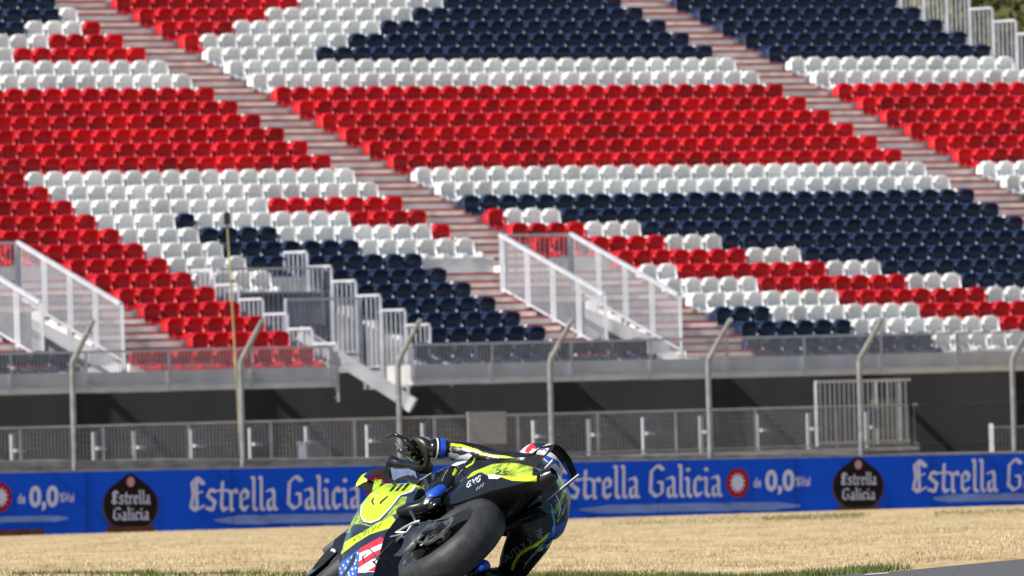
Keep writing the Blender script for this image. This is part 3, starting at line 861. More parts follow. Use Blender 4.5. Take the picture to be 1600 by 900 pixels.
# ------------------------------------------------------------------ trees beyond the right end
M['leaf'] = mat('foliage', (.050, .075, .016), .9, var=.5, scale=.8, col2=(.13, .14, .03))
M['leaf2'] = mat('foliage_olive', (.075, .085, .02), .9, var=.5, scale=.8, col2=(.17, .16, .045))
M['bark'] = mat('bark', (.10, .075, .05), .9, var=.3, scale=4)
def tree(px, pyt, Y, r, m, label):
    top = unproj(px, pyt, Y); g = .4; H = top[2] - g
    root = empty('tree', (top[0], top[1], g), label=label, cat='tree', group='trees beyond the stand')
    b = MB(); b.tube([(0, 0, 0), (.1, 0, H * .35), (-.1, .1, H * .6), (0, 0, H * .85)], [.28, .22, .15, .05], 8)
    for k in range(7):
        a = random.uniform(0, 6.28); z0 = H * random.uniform(.35, .7)
        b.tube([(0, 0, z0), (math.cos(a) * r * .4, math.sin(a) * r * .4, z0 + .8), (math.cos(a) * r * .7, math.sin(a) * r * .7, z0 + 1.8)], [.1, .06, .02], 6)
    b.build('trunk', M['bark'], root, smooth=True)
    c = MB(); cl = []
    for k in range(46):
        a = random.uniform(0, 6.28); t = random.random(); rr_ = r * math.sqrt(random.random()) * (1 - .5 * t)
        cl.append((math.cos(a) * rr_, math.sin(a) * rr_, H * (.45 + .5 * t), random.uniform(.5, .95)))
    for x, y, z, q in cl:
        for i in range(190):
            d = rng.normal(size=3); d /= np.linalg.norm(d); p = np.array([x, y, z]) + d * q * random.uniform(.55, 1.05)
            e1 = rng.normal(size=3) * .07; e2 = rng.normal(size=3) * .07
            c.add([p - e1, p + e2, p + e1, p - e2], [(0, 1, 2, 3)])
    c.build('crown', M[m], root)
tree(1530, -60, 318, 3.0, 'leaf2', 'olive green bushy tree just right of the stepped railing')
tree(1590, -30, 312, 2.8, 'leaf', 'dark green tree at the very right edge above the stand')
tree(1480, -90, 330, 3.0, 'leaf', 'green tree crown at the top behind the stepped railing')
tree(1625, 10, 305, 2.5, 'leaf2', 'low olive tree cut by the right edge of the picture')

# ================================================================== motorcycle and rider
from mathutils.bvhtree import BVHTree
Rm = np.array([[-125, -175, 195], [-25, 214, 190.]]) / 290
_U, _s, _V = np.linalg.svd(Rm, full_matrices=False); Rm = _U @ _V
r3 = np.cross(Rm[0], Rm[1])
YBK = 70.3
AX0 = unproj(706, 855, YBK)
BF, BL, BU = [cam_r * Rm[0, i] + cam_u * Rm[1, i] - cam_d * r3[i] for i in range(3)]
BM = np.array([BF, BL, BU]).T            # bike frame -> world
ORG = AX0 - BU * .33                     # contact patch of the rear tyre
BMW = Matrix([[*map(float, BM[0]), float(ORG[0])], [*map(float, BM[1]), float(ORG[1])], [*map(float, BM[2]), float(ORG[2])], [0, 0, 0, 1]])
def w2b(P): return (np.asarray(P) - ORG) @ BM
def b2w(p): return ORG + np.asarray(p) @ BM.T
def Pp(px, py, x):
    """bike-frame point on the ray of a photo pixel at forward position x (m ahead of the rear axle)"""
    v = cam_d + cam_r * (px - 800) / FPX + cam_u * (450 - py) / FPX
    k = ((ORG + BF * x - CAM) @ BF) / (v @ BF)
    return w2b(CAM + v * k)
VIEW = w2b(ORG + (CAM - AX0) / np.linalg.norm(CAM - AX0))   # towards the camera, in the bike frame
def Zb(x, y, z): return np.array([x, y, z + .33])

K = {}
K['neon'] = mat('neon_yellow', (.58, .78, .01), .32, var=.05, coat=.4)
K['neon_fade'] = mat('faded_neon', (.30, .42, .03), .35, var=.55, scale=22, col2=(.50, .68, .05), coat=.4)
K['ink'] = mat('gloss_black', (.006, .006, .007), .22, var=.3, coat=.6)
K['navy'] = mat('dark_navy_paint', (.018, .024, .045), .25, coat=.5)
K['wht'] = mat('white_paint', (.80, .80, .80), .3, coat=.3)
K['flagred'] = mat('flag_red', (.70, .03, .05), .3, coat=.3)
K['flagblue'] = mat('flag_blue', (.03, .12, .52), .3, coat=.3)
K['rubber'] = mat('tyre_rubber', (.030, .030, .031), .58, var=.3, scale=16, bump=.3)
K['rim'] = mat('rim_black', (.012, .012, .013), .35)
K['alu'] = mat('bare_metal', (.55, .56, .58), .3, metal=1)
K['chain'] = mat('chain_steel', (.42, .40, .36), .4, metal=1, var=.4, scale=40)
K['carbon'] = mat('carbon', (.022, .026, .036), .28, var=.3, scale=30, coat=.5)
K['pipe'] = mat('exhaust_metal', (.16, .16, .17), .35, metal=1)
K['leather'] = mat('black_leather', (.008, .008, .009), .36, var=.6, scale=16, bump=.6)
K['lblue'] = mat('suit_blue', (.02, .09, .55), .4, var=.25, scale=20)
K['sky'] = mat('suit_sky_blue', (.08, .45, .80), .4, var=.2, scale=20)
K['screen'] = mat('smoked_screen', (.16, .20, .30), .15, var=.2, scale=12, alpha=.75)
K['matte'] = mat('matte_black', (.008, .008, .009), .6, var=.3)
K['gold'] = mat('olive_leather', (.022, .020, .010), .35, var=.4, scale=25)
K['grey'] = mat('mark_grey', (.30, .31, .34), .5)

def inpoly(X, Y, poly):
    poly = np.asarray(poly, float); r = np.zeros(len(X), bool); n = len(poly)
    for i in range(n):
        x1, y1 = poly[i]; x2, y2 = poly[(i + 1) % n]
        if y1 == y2: continue
        c = ((y1 > Y) != (y2 > Y)) & (X < (x2 - x1) * (Y - y1) / (y2 - y1) + x1); r ^= c
    return r
def paint(o, jobs, facing=True):
    """assign a material slot to the faces of a panel that lie under each traced marking"""
    me = o.data; n = len(me.polygons)
    c = np.zeros(n * 3); me.polygons.foreach_get('center', c); c = c.reshape(-1, 3)
    nn = np.zeros(n * 3); me.polygons.foreach_get('normal', nn); nn = nn.reshape(-1, 3)
    W = ORG + c @ BM.T - CAM; wd = W @ cam_d; X = 800 + FPX * (W @ cam_r) / wd; Y = 450 - FPX * (W @ cam_u) / wd
    fr = (nn @ VIEW) > -.05 if facing else np.ones(n, bool)
    mi = np.zeros(n, int); me.polygons.foreach_get('material_index', mi)
    names = [m.name for m in me.materials]
    for poly, k in jobs:
        m = K[k]
        if m.name not in names: me.materials.append(m); names.append(m.name)
        mi[inpoly(X, Y, poly) & fr] = names.index(m.name)
    me.polygons.foreach_set('material_index', mi.tolist()); me.update()
def surf_loft(b, secs, nx, nz, ends=True):
    """secs: list of (x, [(y,z)...half profile bottom to top]); mirrored left-right; smooth in x"""
    xs_ = np.array([s[0] for s in secs]); H = []
    for x, pr in secs:
        pr = np.array(pr, float); d = np.r_[0, np.cumsum(np.hypot(*np.diff(pr, axis=0).T))]; d /= d[-1]
        t = np.linspace(0, 1, nz); H.append(np.c_[np.interp(t, d, pr[:, 0]), np.interp(t, d, pr[:, 1])])
    H = np.array(H)
    for _ in range(2): H[:, 1:-1] = (H[:, :-2] + 2 * H[:, 1:-1] + H[:, 2:]) / 4
    rg = []
    for x in np.linspace(xs_[0], xs_[-1], nx):
        y = np.array([np.interp(x, xs_, H[:, k, 0]) for k in range(nz)]); z = np.array([np.interp(x, xs_, H[:, k, 1]) for k in range(nz)])
        rg.append([(x, y[k], z[k] + .33) for k in range(nz)] + [(x, -y[k], z[k] + .33) for k in range(nz - 1, -1, -1)])
    # round corners in x
    R_ = np.array(rg)
    for _ in range(max(2, nx // 12)): R_[1:-1] = (R_[:-2] + 2 * R_[1:-1] + R_[2:]) / 4
    b.loft([list(r) for r in R_], cap=ends)
def lathe(b, prof, c, ax=(0, 1, 0), e1=(1, 0, 0), e2=(0, 0, 1), n=64, closed=True):
    c = np.asarray(c, float); ax, e1, e2 = map(lambda q: np.asarray(q, float), (ax, e1, e2)); rg = []
    for i in range(n):
        a = 2 * math.pi * i / n; d = e1 * math.cos(a) + e2 * math.sin(a)
        rg.append([c + ax * y + d * r for y, r in prof])
    rg.append(rg[0]); vs = [q for r in rg[:-1] for q in r]; m = len(prof); fs = []
    for i in range(n):
        k = (i + 1) % n
        for q in range(m if closed else m - 1):
            fs.append((i * m + q, i * m + (q + 1) % m, k * m + (q + 1) % m, k * m + q))
    b.add(vs, fs)
def plate(name, pts, th, m, parent, smooth=False, **kw):
    """pts (px, py, x): thin panel of thickness th behind the traced outline"""
    b = MB(); q = [Pp(*p) for p in pts]; b.prism(q, -VIEW * th); return b.build(name, K[m], parent, smooth, **kw)
def strip(name, r1, r2, th, m, parent, **kw):
    b = MB(); rg = []
    for p, q in zip(r1, r2):
        a, c = Pp(*p), Pp(*q); rg.append([a, c, c - VIEW * th, a - VIEW * th])
    b.loft(rg); return b.build(name, K[m] if isinstance(m, str) else m, parent, smooth=True, sharp=40, **kw)
def pt(name, pts, r, m, parent, n=8, **kw):
    b = MB(); b.tube([Pp(*p) for p in pts], r, n); return b.build(name, K[m], parent, smooth=True, sharp=50, **kw)
def bvh_of(objs):
    vs, fs = [], []
    for o in objs:
        o_ = len(vs); vs += [v.co.copy() for v in o.data.vertices]; fs += [tuple(i + o_ for i in p.vertices) for p in o.data.polygons]
    return BVHTree.FromPolygons(vs, fs)
def decal(name, v2, faces, bv, m, parent, lift=.0025):
    """lay flat marks given in photo pixels onto a surface"""
    b = MB(); vs = []; cam_b = w2b(CAM)
    for px, py in v2:
        d = Pp(px, py, 0) - cam_b; d /= np.linalg.norm(d)
        hit = bv.ray_cast(Vector(cam_b), Vector(d))
        if hit[0] is None: return None
        vs.append(np.array(hit[0]) - d * lift)
    b.add(vs, faces); return b.build(name, K[m], parent)
def ptext(name, txt, o, ex, ey, bv, m, parent, bold=.0):
    """text with its box origin, width vector and height vector in photo pixels"""
    v, f = textmesh(txt, bold); mn, mx = v.min(0), v.max(0); u = (v[:, :2] - mn[:2]) / (mx[:2] - mn[:2])
    return decal(name, [(o[0] + ex[0] * a + ey[0] * c, o[1] + ex[1] * a + ey[1] * c) for a, c in u], f, bv, m, parent)
def pline(name, pts, wpx, bv, m, parent):
    v2, f = [], []
    pts = [np.array(p, float) for p in pts]
    for i, p in enumerate(pts):
        d = pts[min(i + 1, len(pts) - 1)] - pts[max(0, i - 1)]; nrm = np.array([-d[1], d[0]]) / (np.linalg.norm(d) + 1e-9) * wpx / 2
        v2 += [p - nrm, p + nrm]
        if i: f.append((2 * i - 2, 2 * i, 2 * i + 1, 2 * i - 1))
    return decal(name, v2, f, bv, m, parent)

SG = {'G': [[(.9, .8), (.6, 1), (.25, .9), (.08, .5), (.25, .1), (.6, 0), (.9, .15), (.9, .5), (.55, .5)]], 'M': [[(.05, 0), (.05, 1)], [(.1, 1), (.5, .3)], [(.5, .3), (.9, 1)], [(.95, 1), (.95, 0)]], 'K': [[(.1, 0), (.1, 1)], [(.85, 1), (.15, .45), (.9, 0)]]}
def strokes(name, txt, o, ex, ey, bv, m, parent, wpx):
    n = len(txt)
    for i, c in enumerate(txt):
        for st_ in SG[c]:
            pline(name, [(o[0] + ex[0] * (i + .86 * a) / n + ey[0] * h, o[1] + ex[1] * (i + .86 * a) / n + ey[1] * h) for a, h in st_], wpx, bv, m, parent)
bike = empty('racing_motorcycle', label='neon yellow and black racing motorcycle leaned far over to the right', cat='motorcycle')
bike.matrix_world = BMW
# ---- rear wheel
wh = MB(); lathe(wh, [(.082, .205), (.100, .235), (.103, .265), (.088, .298), (.062, .317), (.032, .328), (0, .332), (-.032, .328), (-.062, .317), (-.088, .298), (-.103, .265), (-.100, .235), (-.082, .205)], Zb(0, 0, 0), n=120)
rw = MB(); lathe(rw, [(.085, .200), (.088, .216), (.078, .216), (.062, .185), (.03, .175), (-.03, .175), (-.062, .185), (-.078, .216), (-.088, .216), (-.085, .200), (-.05, .165), (.05, .165)], Zb(0, 0, 0), n=72)
lathe(rw, [(.07, .02), (.07, .05), (-.07, .05), (-.07, .02)], Zb(0, 0, 0), n=24)
for k in range(5):
    for da in (-.16, .16):
        a = k * 2 * math.pi / 5; rw.beam(Zb(.045 * math.cos(a), .02, .045 * math.sin(a)), Zb(.17 * math.cos(a + da), .0, .17 * math.sin(a + da)), .02, .035, up=(0, 1, 0))
rear = rw.build('rear_wheel', K['rim'], bike, smooth=True, sharp=40)
wh.build('tyre', K['rubber'], rear, smooth=True, sharp=60)
b = MB(); lathe(b, [(.118, .075), (.118, .100), (.112, .100), (.112, .075)], Zb(0, 0, 0), n=60)
for k in range(5):
    a = k * 2 * math.pi / 5 + .3; b.beam(Zb(.02 * math.cos(a), .115, .02 * math.sin(a)), Zb(.08 * math.cos(a), .115, .08 * math.sin(a)), .014, .006, up=(0, 1, 0))
for k in range(40):
    a = k * 2 * math.pi / 40; b.box(Zb(.101 * math.cos(a), .115, .101 * math.sin(a)), .004, .004, .004)
b.build('sprocket', K['chain'], rear)
b = MB(); lathe(b, [(-.09, .06), (-.09, .11), (-.095, .11), (-.095, .06)], Zb(0, 0, 0), n=48); b.build('brake_disc', K['alu'], rear)
b = MB(); b.tube([Zb(0, .16, 0), Zb(0, -.16, 0)], .016, 12); b.tube([Zb(0, .15, 0), Zb(0, .165, 0)], .026, 6); b.build('axle', K['alu'], rear)
# ---- chain
b = MB(); fs_, rs_ = Zb(.55, .115, .05), Zb(0, .115, 0); pts = []
for i in range(28): a = math.pi / 2 + math.pi * i / 27; pts.append(rs_ + .105 * np.array([math.cos(a), 0, math.sin(a)]))
for i in range(10): a = -math.pi / 2 + math.pi * i / 9; pts.append(fs_ + .038 * np.array([math.cos(a), 0, math.sin(a)]))
pts.append(pts[0]); L_ = 0
for p, q in zip(pts[:-1], pts[1:]):
    d = np.linalg.norm(q - p); m_ = max(1, int(d / .0125))
    for k in range(m_):
        c = lerp(p, q, (k + .5) / m_); b.box(c, .0115, .016 if k % 2 else .012, .011, (q - p) / d, (0, 1, 0), np.cross((q - p) / d, (0, 1, 0)))
b.build('chain', K['chain'], bike)
# ---- swingarm
b = MB()
for sy in (1, -1):
    b.loft([[Zb(x, sy * (y0 - .018), z - h), Zb(x, sy * (y0 + .018), z - h), Zb(x, sy * (y0 + .018), z + h), Zb(x, sy * (y0 - .018), z + h)][::sy] for x, y0, z, h in
            ((-.05, .135, 0, .03), (.1, .13, .0, .03), (.25, .10, .02, .035), (.40, .09, .05, .05), (.56, .10, .06, .05))])
b.box(Zb(.46, 0, .06), .1, .22, .1); b.build('swingarm', K['carbon'], bike)
g = [(a_, b_, c_ - .05) for a_, b_, c_ in [(669, 812, .22), (676, 813, .18), (685, 824, .14), (675, 831, .17), (663, 839, .2), (652, 851, .22), (649, 860, .23), (640, 869, .25), (631, 872, .27), (614, 869, .33), (621, 862, .32), (627, 855, .31), (631, 844, .31), (633, 833, .32), (638, 828, .31), (644, 824, .30), (657, 821, .26), (664, 815, .24)]]
plate('swingarm_guard', g, .03, 'carbon', bike)
bg_ = MB(); c = np.mean([Pp(*p) for p in g], 0)
bg_.loft([[lerp(c, Pp(*p), t_) + VIEW * h_ for p in g] for t_, h_ in ((1, .001), (.93, .012), (.6, .022), (.25, .025))]); bg_.build('guard_skin', K['carbon'], bike, smooth=True)
pt('adjuster', [(632, 878, .02), (637, 881, .02)], .016, 'alu', bike)
pt('brake_line', [(657, 853, .06), (664, 848, .05), (675, 843, .04), (682, 839, .03)], .006, 'alu', bike)
# ---- engine block, frame
b = MB(); b.box(Zb(.72, 0, .1), .42, .30, .34); b.box(Zb(.62, 0, -.1), .3, .26, .16); b.box(Zb(.95, 0, .2), .2, .3, .35); b.build('engine', K['carbon'], bike)
b = MB()
for sy in (1, -1): b.tube([Zb(.45, sy * .13, .12), Zb(.5, sy * .14, .3), Zb(.75, sy * .14, .45), Zb(1.12, sy * .05, .52)], [.04, .045, .045, .035], 8)
b.build('frame', K['ink'], bike, smooth=True)
# ---- fuel tank
b = MB(); surf_loft(b, [(.32, [(.02, .38), (.10, .38), (.12, .44), (.06, .50), (0, .52)]), (.5, [(.02, .35), (.13, .38), (.15, .48), (.1, .58), (0, .61)]), (.75, [(.02, .35), (.15, .40), (.17, .52), (.12, .63), (0, .66)]), (.98, [(.02, .4), (.12, .44), (.13, .52), (.08, .6), (0, .62)])], 30, 16)
b.build('fuel_tank', K['ink'], bike, smooth=True, sharp=60)
# ---- fairing
b = MB()
def pr(zs_, ys_): return list(zip(ys_, zs_))
surf_loft(b, [
    (.50, pr([-.30, -.30, -.22, -.15, -.05, .05, .13, .20], [0, .04, .09, .13, .185, .20, .195, .17])),
    (.70, pr([-.315, -.31, -.24, -.17, -.08, .05, .18, .28], [0, .05, .11, .165, .20, .21, .20, .16])),
    (.90, pr([-.30, -.29, -.22, -.15, -.05, .1, .28, .42], [0, .05, .12, .175, .21, .215, .20, .13])),
    (1.10, pr([-.21, -.20, -.12, -.05, .06, .18, .35, .52], [0, .04, .11, .155, .205, .22, .21, .12])),
    (1.30, pr([-.02, .0, .08, .16, .24, .34, .45, .58], [0, .04, .11, .16, .19, .20, .18, .07])),
    (1.45, pr([.16, .18, .22, .28, .34, .42, .5, .57], [0, .03, .08, .12, .14, .14, .12, .04])),
    (1.57, pr([.32, .33, .35, .38, .41, .44, .47, .5], [0, .01, .03, .045, .05, .045, .03, .01]))], 430, 170)
fair = b.build('fairing', K['navy'], bike, smooth=True, sharp=60)
U = [(563.5, 803), (565, 792), (566, 786), (571, 779), (580, 771), (585.5, 768.6), (590, 762), (596.5, 757), (604, 751), (612, 746), (622, 744), (635, 744.6), (642, 750.8), (646, 756), (645, 762), (637.8, 768.6), (629, 771), (622, 775), (616, 784), (609, 793), (600, 803), (591, 811), (580, 815), (569, 813)]
Uo = [(561, 804), (562, 786), (568, 775), (583, 765), (600, 748), (620, 740), (640, 740), (652, 756), (645, 771), (628, 776), (613, 793), (595, 813), (580, 819), (567, 817)]
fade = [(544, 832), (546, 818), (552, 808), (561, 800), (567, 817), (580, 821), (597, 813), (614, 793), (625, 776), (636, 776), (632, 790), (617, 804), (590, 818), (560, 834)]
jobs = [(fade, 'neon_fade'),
        ([(548, 826), (553, 819), (563, 819), (580, 823), (592, 818), (604, 812), (560, 838), (543, 842)], 'navy'),
        (Uo, 'navy'), ([(562, 804), (564, 786), (570, 776), (590, 758), (622, 741), (645, 748), (650, 757), (645, 768), (626, 774), (611, 793), (593, 812), (580, 817.3), (567.5, 815)], 'wht'), (U, 'neon'),
        ([(533, 866), (538, 847), (556, 837), (577, 825), (596, 815), (613, 806), (618, 812), (619, 822), (593.5, 830), (577.6, 835), (555.6, 848.7)], 'neon')]
ls = lambda x0, x1: [(591 + d, y) for d, y in ()]
for k in range(3):
    x_, y_ = 607 + k * 9.5, 768 - k * .5
    jobs.append(([(x_, y_), (x_ + 11, y_ - 13), (x_ + 16, y_ - 12), (x_ + 5, y_)], 'ink'))
jobs += [([(593, 785), (597, 781), (606, 774), (607, 776), (597, 785), (594, 789)], 'ink'), ([(580, 783), (583, 776), (585, 777), (583, 784), (585, 788), (583, 790)], 'ink')]
F6 = lambda x, y: (470 + x / 8.182, 790 + y / 8.182)
jobs += [([F6(*p) for p in ((490, 745), (750, 550), (735, 700), (720, 860), (700, 1000), (480, 1000))], 'flagblue'),
         ([F6(*p) for p in ((755, 545), (1020, 398), (1092, 470), (1075, 600), (1105, 700), (1072, 842), (900, 850), (728, 856))], 'wht')]
for q in (((755, 545), (1020, 398), (1090, 462), (900, 545), (743, 612)), ((738, 715), (905, 605), (1078, 528), (1075, 612), (900, 695), (731, 800)), ((840, 843), (960, 765), (1100, 697), (1090, 770), (985, 838)), ((728, 858), (728, 862), (800, 858))):
    jobs.append(([F6(*p) for p in q], 'flagred'))
for x, y in ((500, 805), (545, 765), (600, 715), (655, 660), (515, 860), (570, 800), (620, 900), (665, 870), (690, 740), (725, 610), (705, 700), (610, 860), (655, 810), (700, 800), (540, 900), (590, 940), (520, 930)):
    jobs.append(([F6(x + 17 * math.cos(a) * (1 if i % 2 else .5), y + 22 * math.sin(a) * (1 if i % 2 else .5)) for i, a in enumerate(np.linspace(0, 2 * math.pi, 11)[:-1])], 'wht'))
jobs += [([F6(*p) for p in ((520, 900), (600, 780), (660, 650), (690, 600), (708, 620), (690, 720), (610, 830), (560, 930))], 'ink'),
         ([F6(*p) for p in ((850, 543), (880, 545), (930, 590), (965, 660), (1015, 655), (985, 685), (950, 720), (975, 760), (990, 780), (975, 788), (935, 740), (905, 715), (960, 695), (930, 610))], 'ink'),
         ([F6(*p) for p in ((770, 655), (850, 608), (852, 620), (800, 655), (822, 725), (818, 742), (788, 690), (780, 664))], 'ink')]
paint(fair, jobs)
# stray pen strokes on the yellow stripe
bv = bvh_of([fair])
for sx in ([(552, 844), (556, 840), (553, 846)], [(557, 838), (562, 840), (558, 834), (564, 832)], [(562, 843), (566, 832), (571, 829), (568, 838), (574, 828)], [(575, 834), (577, 826), (580, 832), (583, 823)], [(583, 829), (588, 821), (589, 826), (596, 817)]):
    pline('signature', sx, 1.1, bv, 'ink', fair)
# ---- front winglets
Z5 = lambda x, y: (540 + x / 8.182, 700 + y / 8.182)
def z5(l, xs_): return [(*Z5(*p), x_) for p, x_ in zip(l, xs_)]
w1 = strip('front_winglet', z5([(250, 325), (300, 290), (400, 252), (470, 243), (545, 245), (600, 300)], [1.52, 1.5, 1.47, 1.44, 1.4, 1.36]), z5([(225, 375), (300, 340), (400, 330), (470, 345), (540, 420), (610, 450)], [1.42, 1.4, 1.37, 1.34, 1.3, 1.26]), .008, 'matte', bike)
w2_ = strip('front_winglet', z5([(150, 485), (290, 400), (370, 440), (440, 455), (560, 480)], [1.5, 1.46, 1.42, 1.4, 1.36]), z5([(150, 495), (240, 540), (330, 565), (430, 560), (530, 540)], [1.44, 1.4, 1.36, 1.34, 1.3]), .008, 'matte', bike)
plate('winglet_endplate', z5([(130, 490), (135, 455), (160, 400), (215, 340), (285, 308), (230, 375), (288, 398), (285, 412), (240, 450), (190, 490), (150, 495)], [1.5, 1.5, 1.5, 1.5, 1.5, 1.47, 1.45, 1.45, 1.45, 1.47, 1.49]), .012, 'neon', bike)
plate('winglet_stay', z5([(330, 580), (352, 480), (378, 400), (475, 338), (458, 420), (432, 520), (345, 600)], [1.36, 1.38, 1.4, 1.4, 1.36, 1.34, 1.33]), .01, 'neon_fade', bike)
# same wing pair on the right-hand side of the nose
for yy, z0_ in ((-.17, .42), (-.17, .5)):
    b = MB(); b.hexa([Zb(1.5, yy + .05, z0_), Zb(1.34, yy + .05, z0_ - .01), Zb(1.36, yy - .13, z0_ + .02), Zb(1.48, yy - .13, z0_ + .03), Zb(1.5, yy + .05, z0_ + .008), Zb(1.34, yy + .05, z0_ - .002), Zb(1.36, yy - .13, z0_ + .028), Zb(1.48, yy - .13, z0_ + .038)]); b.build('front_winglet', K['ink'], bike)
# side winglet under the nose
strip('side_winglet', z5([(470, 690), (600, 655), (700, 590), (800, 595), (830, 650)], [1.12, 1.1, 1.06, 1.02, 1.0]), z5([(455, 702), (560, 735), (640, 742), (740, 700), (825, 665)], [1.05, 1.02, 1.0, .98, .96]), .012, 'carbon', bike)
plate('duct_lip', z5([(430, 690), (455, 650), (560, 568), (685, 565), (640, 620), (590, 665), (500, 695)], [1.12, 1.12, 1.12, 1.08, 1.06, 1.07, 1.1]), .012, 'neon', bike)
# ---- windscreen
scr = strip('windscreen', z5([(570, 225), (640, 235), (740, 240), (830, 275), (890, 300)], [1.3, 1.25, 1.2, 1.12, 1.05]), z5([(600, 400), (650, 440), (730, 400), (815, 375), (920, 400)], [1.25, 1.2, 1.17, 1.1, 1.02]), .006, 'screen', bike)
pt('screen_edge', z5([(548, 330), (552, 230), (560, 180), (600, 160), (660, 200), (760, 215), (860, 210), (960, 240), (1050, 250)], [1.32, 1.32, 1.3, 1.28, 1.25, 1.2, 1.14, 1.08, 1.02]), [.012, .02, .026, .034, .034, .028, .036, .05, .04], 'ink', bike)
pt('screen_frame', z5([(600, 450), (700, 400), (800, 375), (870, 420), (940, 440), (1000, 400), (1100, 330)], [1.22, 1.18, 1.1, 1.05, 1.0, .98, .95]), [.012, .012, .014, .02, .018, .014, .012], 'ink', bike)
plate('dash_cowl', z5([(885, 290), (930, 300), (950, 380), (930, 440), (880, 480), (830, 440), (820, 380)], [1.1, 1.05, 1.0, 1.0, 1.02, 1.06, 1.08]), .03, 'ink', bike)
# ---- side fairing between screen and leg
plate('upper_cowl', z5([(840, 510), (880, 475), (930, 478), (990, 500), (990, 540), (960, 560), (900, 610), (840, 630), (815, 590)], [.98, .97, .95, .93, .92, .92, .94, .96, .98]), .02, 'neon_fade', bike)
plate('cowl_flash', z5([(800, 585), (870, 475), (885, 480), (840, 560), (810, 590)], [.99, .97, .965, .97, .98]), .02, 'wht', bike)
# ---- handlebars
for sy in (1, -1):
    b = MB(); b.tube([Zb(1.06, sy * .12, .60), Zb(.985, sy * .37, .575)], .014, 10); b.tube([Zb(.99, sy * .22, .590), Zb(.985, sy * .36, .577)], .019, 10); hb = b.build('handlebar', K['ink'], bike, smooth=True)
    b = MB(); b.tube([Zb(1.06, sy * .16, .60), Zb(1.1, sy * .2, .58), Zb(1.08, sy * .36, .56)], .007, 8); b.build('lever', K['alu'], hb, smooth=True)
    b = MB(); b.tube([Zb(.985, sy * .36, .577), Zb(1.02, sy * .41, .568), Zb(1.10, sy * .41, .555)], .011, 8); b.build('lever_guard', K['ink'], hb, smooth=True)
pt('lever_tip', [(621, 703, 1.1), (627, 706, 1.08), (637, 710, 1.02), (644, 714, 1.0)], [.009, .011, .012, .012], 'ink', bike)
# ---- front end
dl = -.16; ff = np.array([math.cos(dl), math.sin(dl), 0]); fl = np.array([-math.sin(dl), math.cos(dl), 0]); fc = Zb(1.43, 0, -.03); uz = np.array([0, 0, 1.])
b = MB(); lathe(b, [(.045, .19), (.058, .225), (.062, .25), (.052, .275), (.03, .295), (0, .302), (-.03, .295), (-.052, .275), (-.062, .25), (-.058, .225), (-.045, .19)], fc, fl, ff, uz, n=96); ty = b
b = MB(); lathe(b, [(.045, .19), (.048, .21), (.02, .18), (-.02, .18), (-.048, .21), (-.045, .19), (0, .165)], fc, fl, ff, uz, n=60)
for k in range(6): a = k * math.pi / 3; b.beam(fc, fc + (ff * math.cos(a) + uz * math.sin(a)) * .18, .02, .03, up=tuple(fl))
fw = b.build('front_wheel', K['rim'], bike, smooth=True, sharp=40); ty.build('tyre', K['rubber'], fw, smooth=True, sharp=60)
b = MB()
for sy in (1, -1): lathe(b, [(sy * .075, .09), (sy * .075, .16), (sy * .081, .16), (sy * .081, .09)], fc, fl, ff, uz, n=48)
b.build('brake_disc', K['carbon'], fw)
b = MB()
for sy in (1, -1): b.tube([fc + fl * sy * .1, fc + fl * sy * .1 + np.array([-.25, 0, .55])], [.03, .026], 10)
b.build('fork', K['alu'], bike, smooth=True)
b = MB(); rg = []
for i in range(22):
    a = rad(20 + 130 * i / 21); d = ff * math.cos(a) + uz * math.sin(a); ring = []
    e = math.sin(math.pi * i / 21) ** .4
    for k in range(9):
        ph = rad(-80 + 160 * k / 8); ring.append(fc + d * (.235 + .085 * math.cos(ph)) + fl * .085 * e * math.sin(ph))
    for k in range(8, -1, -1):
        ph = rad(-80 + 160 * k / 8); ring.append(fc + d * (.230 + .080 * math.cos(ph)) + fl * .079 * e * math.sin(ph))
    rg.append(ring)
b.loft(rg); fen = b.build('front_fender', K['carbon'], bike, smooth=True, sharp=60)
fd = strip('fender_side', [(541, 831, 1.25), (532, 836, 1.28), (522.6, 843.8, 1.32), (519, 853.6, 1.34), (508, 863, 1.38), (499, 873, 1.42), (491, 884, 1.46), (485, 897, 1.5), (480, 912, 1.52)],
           [(545, 846, 1.2), (540, 850, 1.22), (532, 859.7, 1.27), (527, 866, 1.28), (519, 875.6, 1.32), (512, 884, 1.36), (504, 894, 1.4), (497, 903, 1.44), (492, 915, 1.46)], .02, 'ink', bike)
strokes('fender_mark', 'MK', (516.5, 861), (9, 3.2), (2.6, -4.5), bvh_of([fd]), 'wht', fd, 1.2)
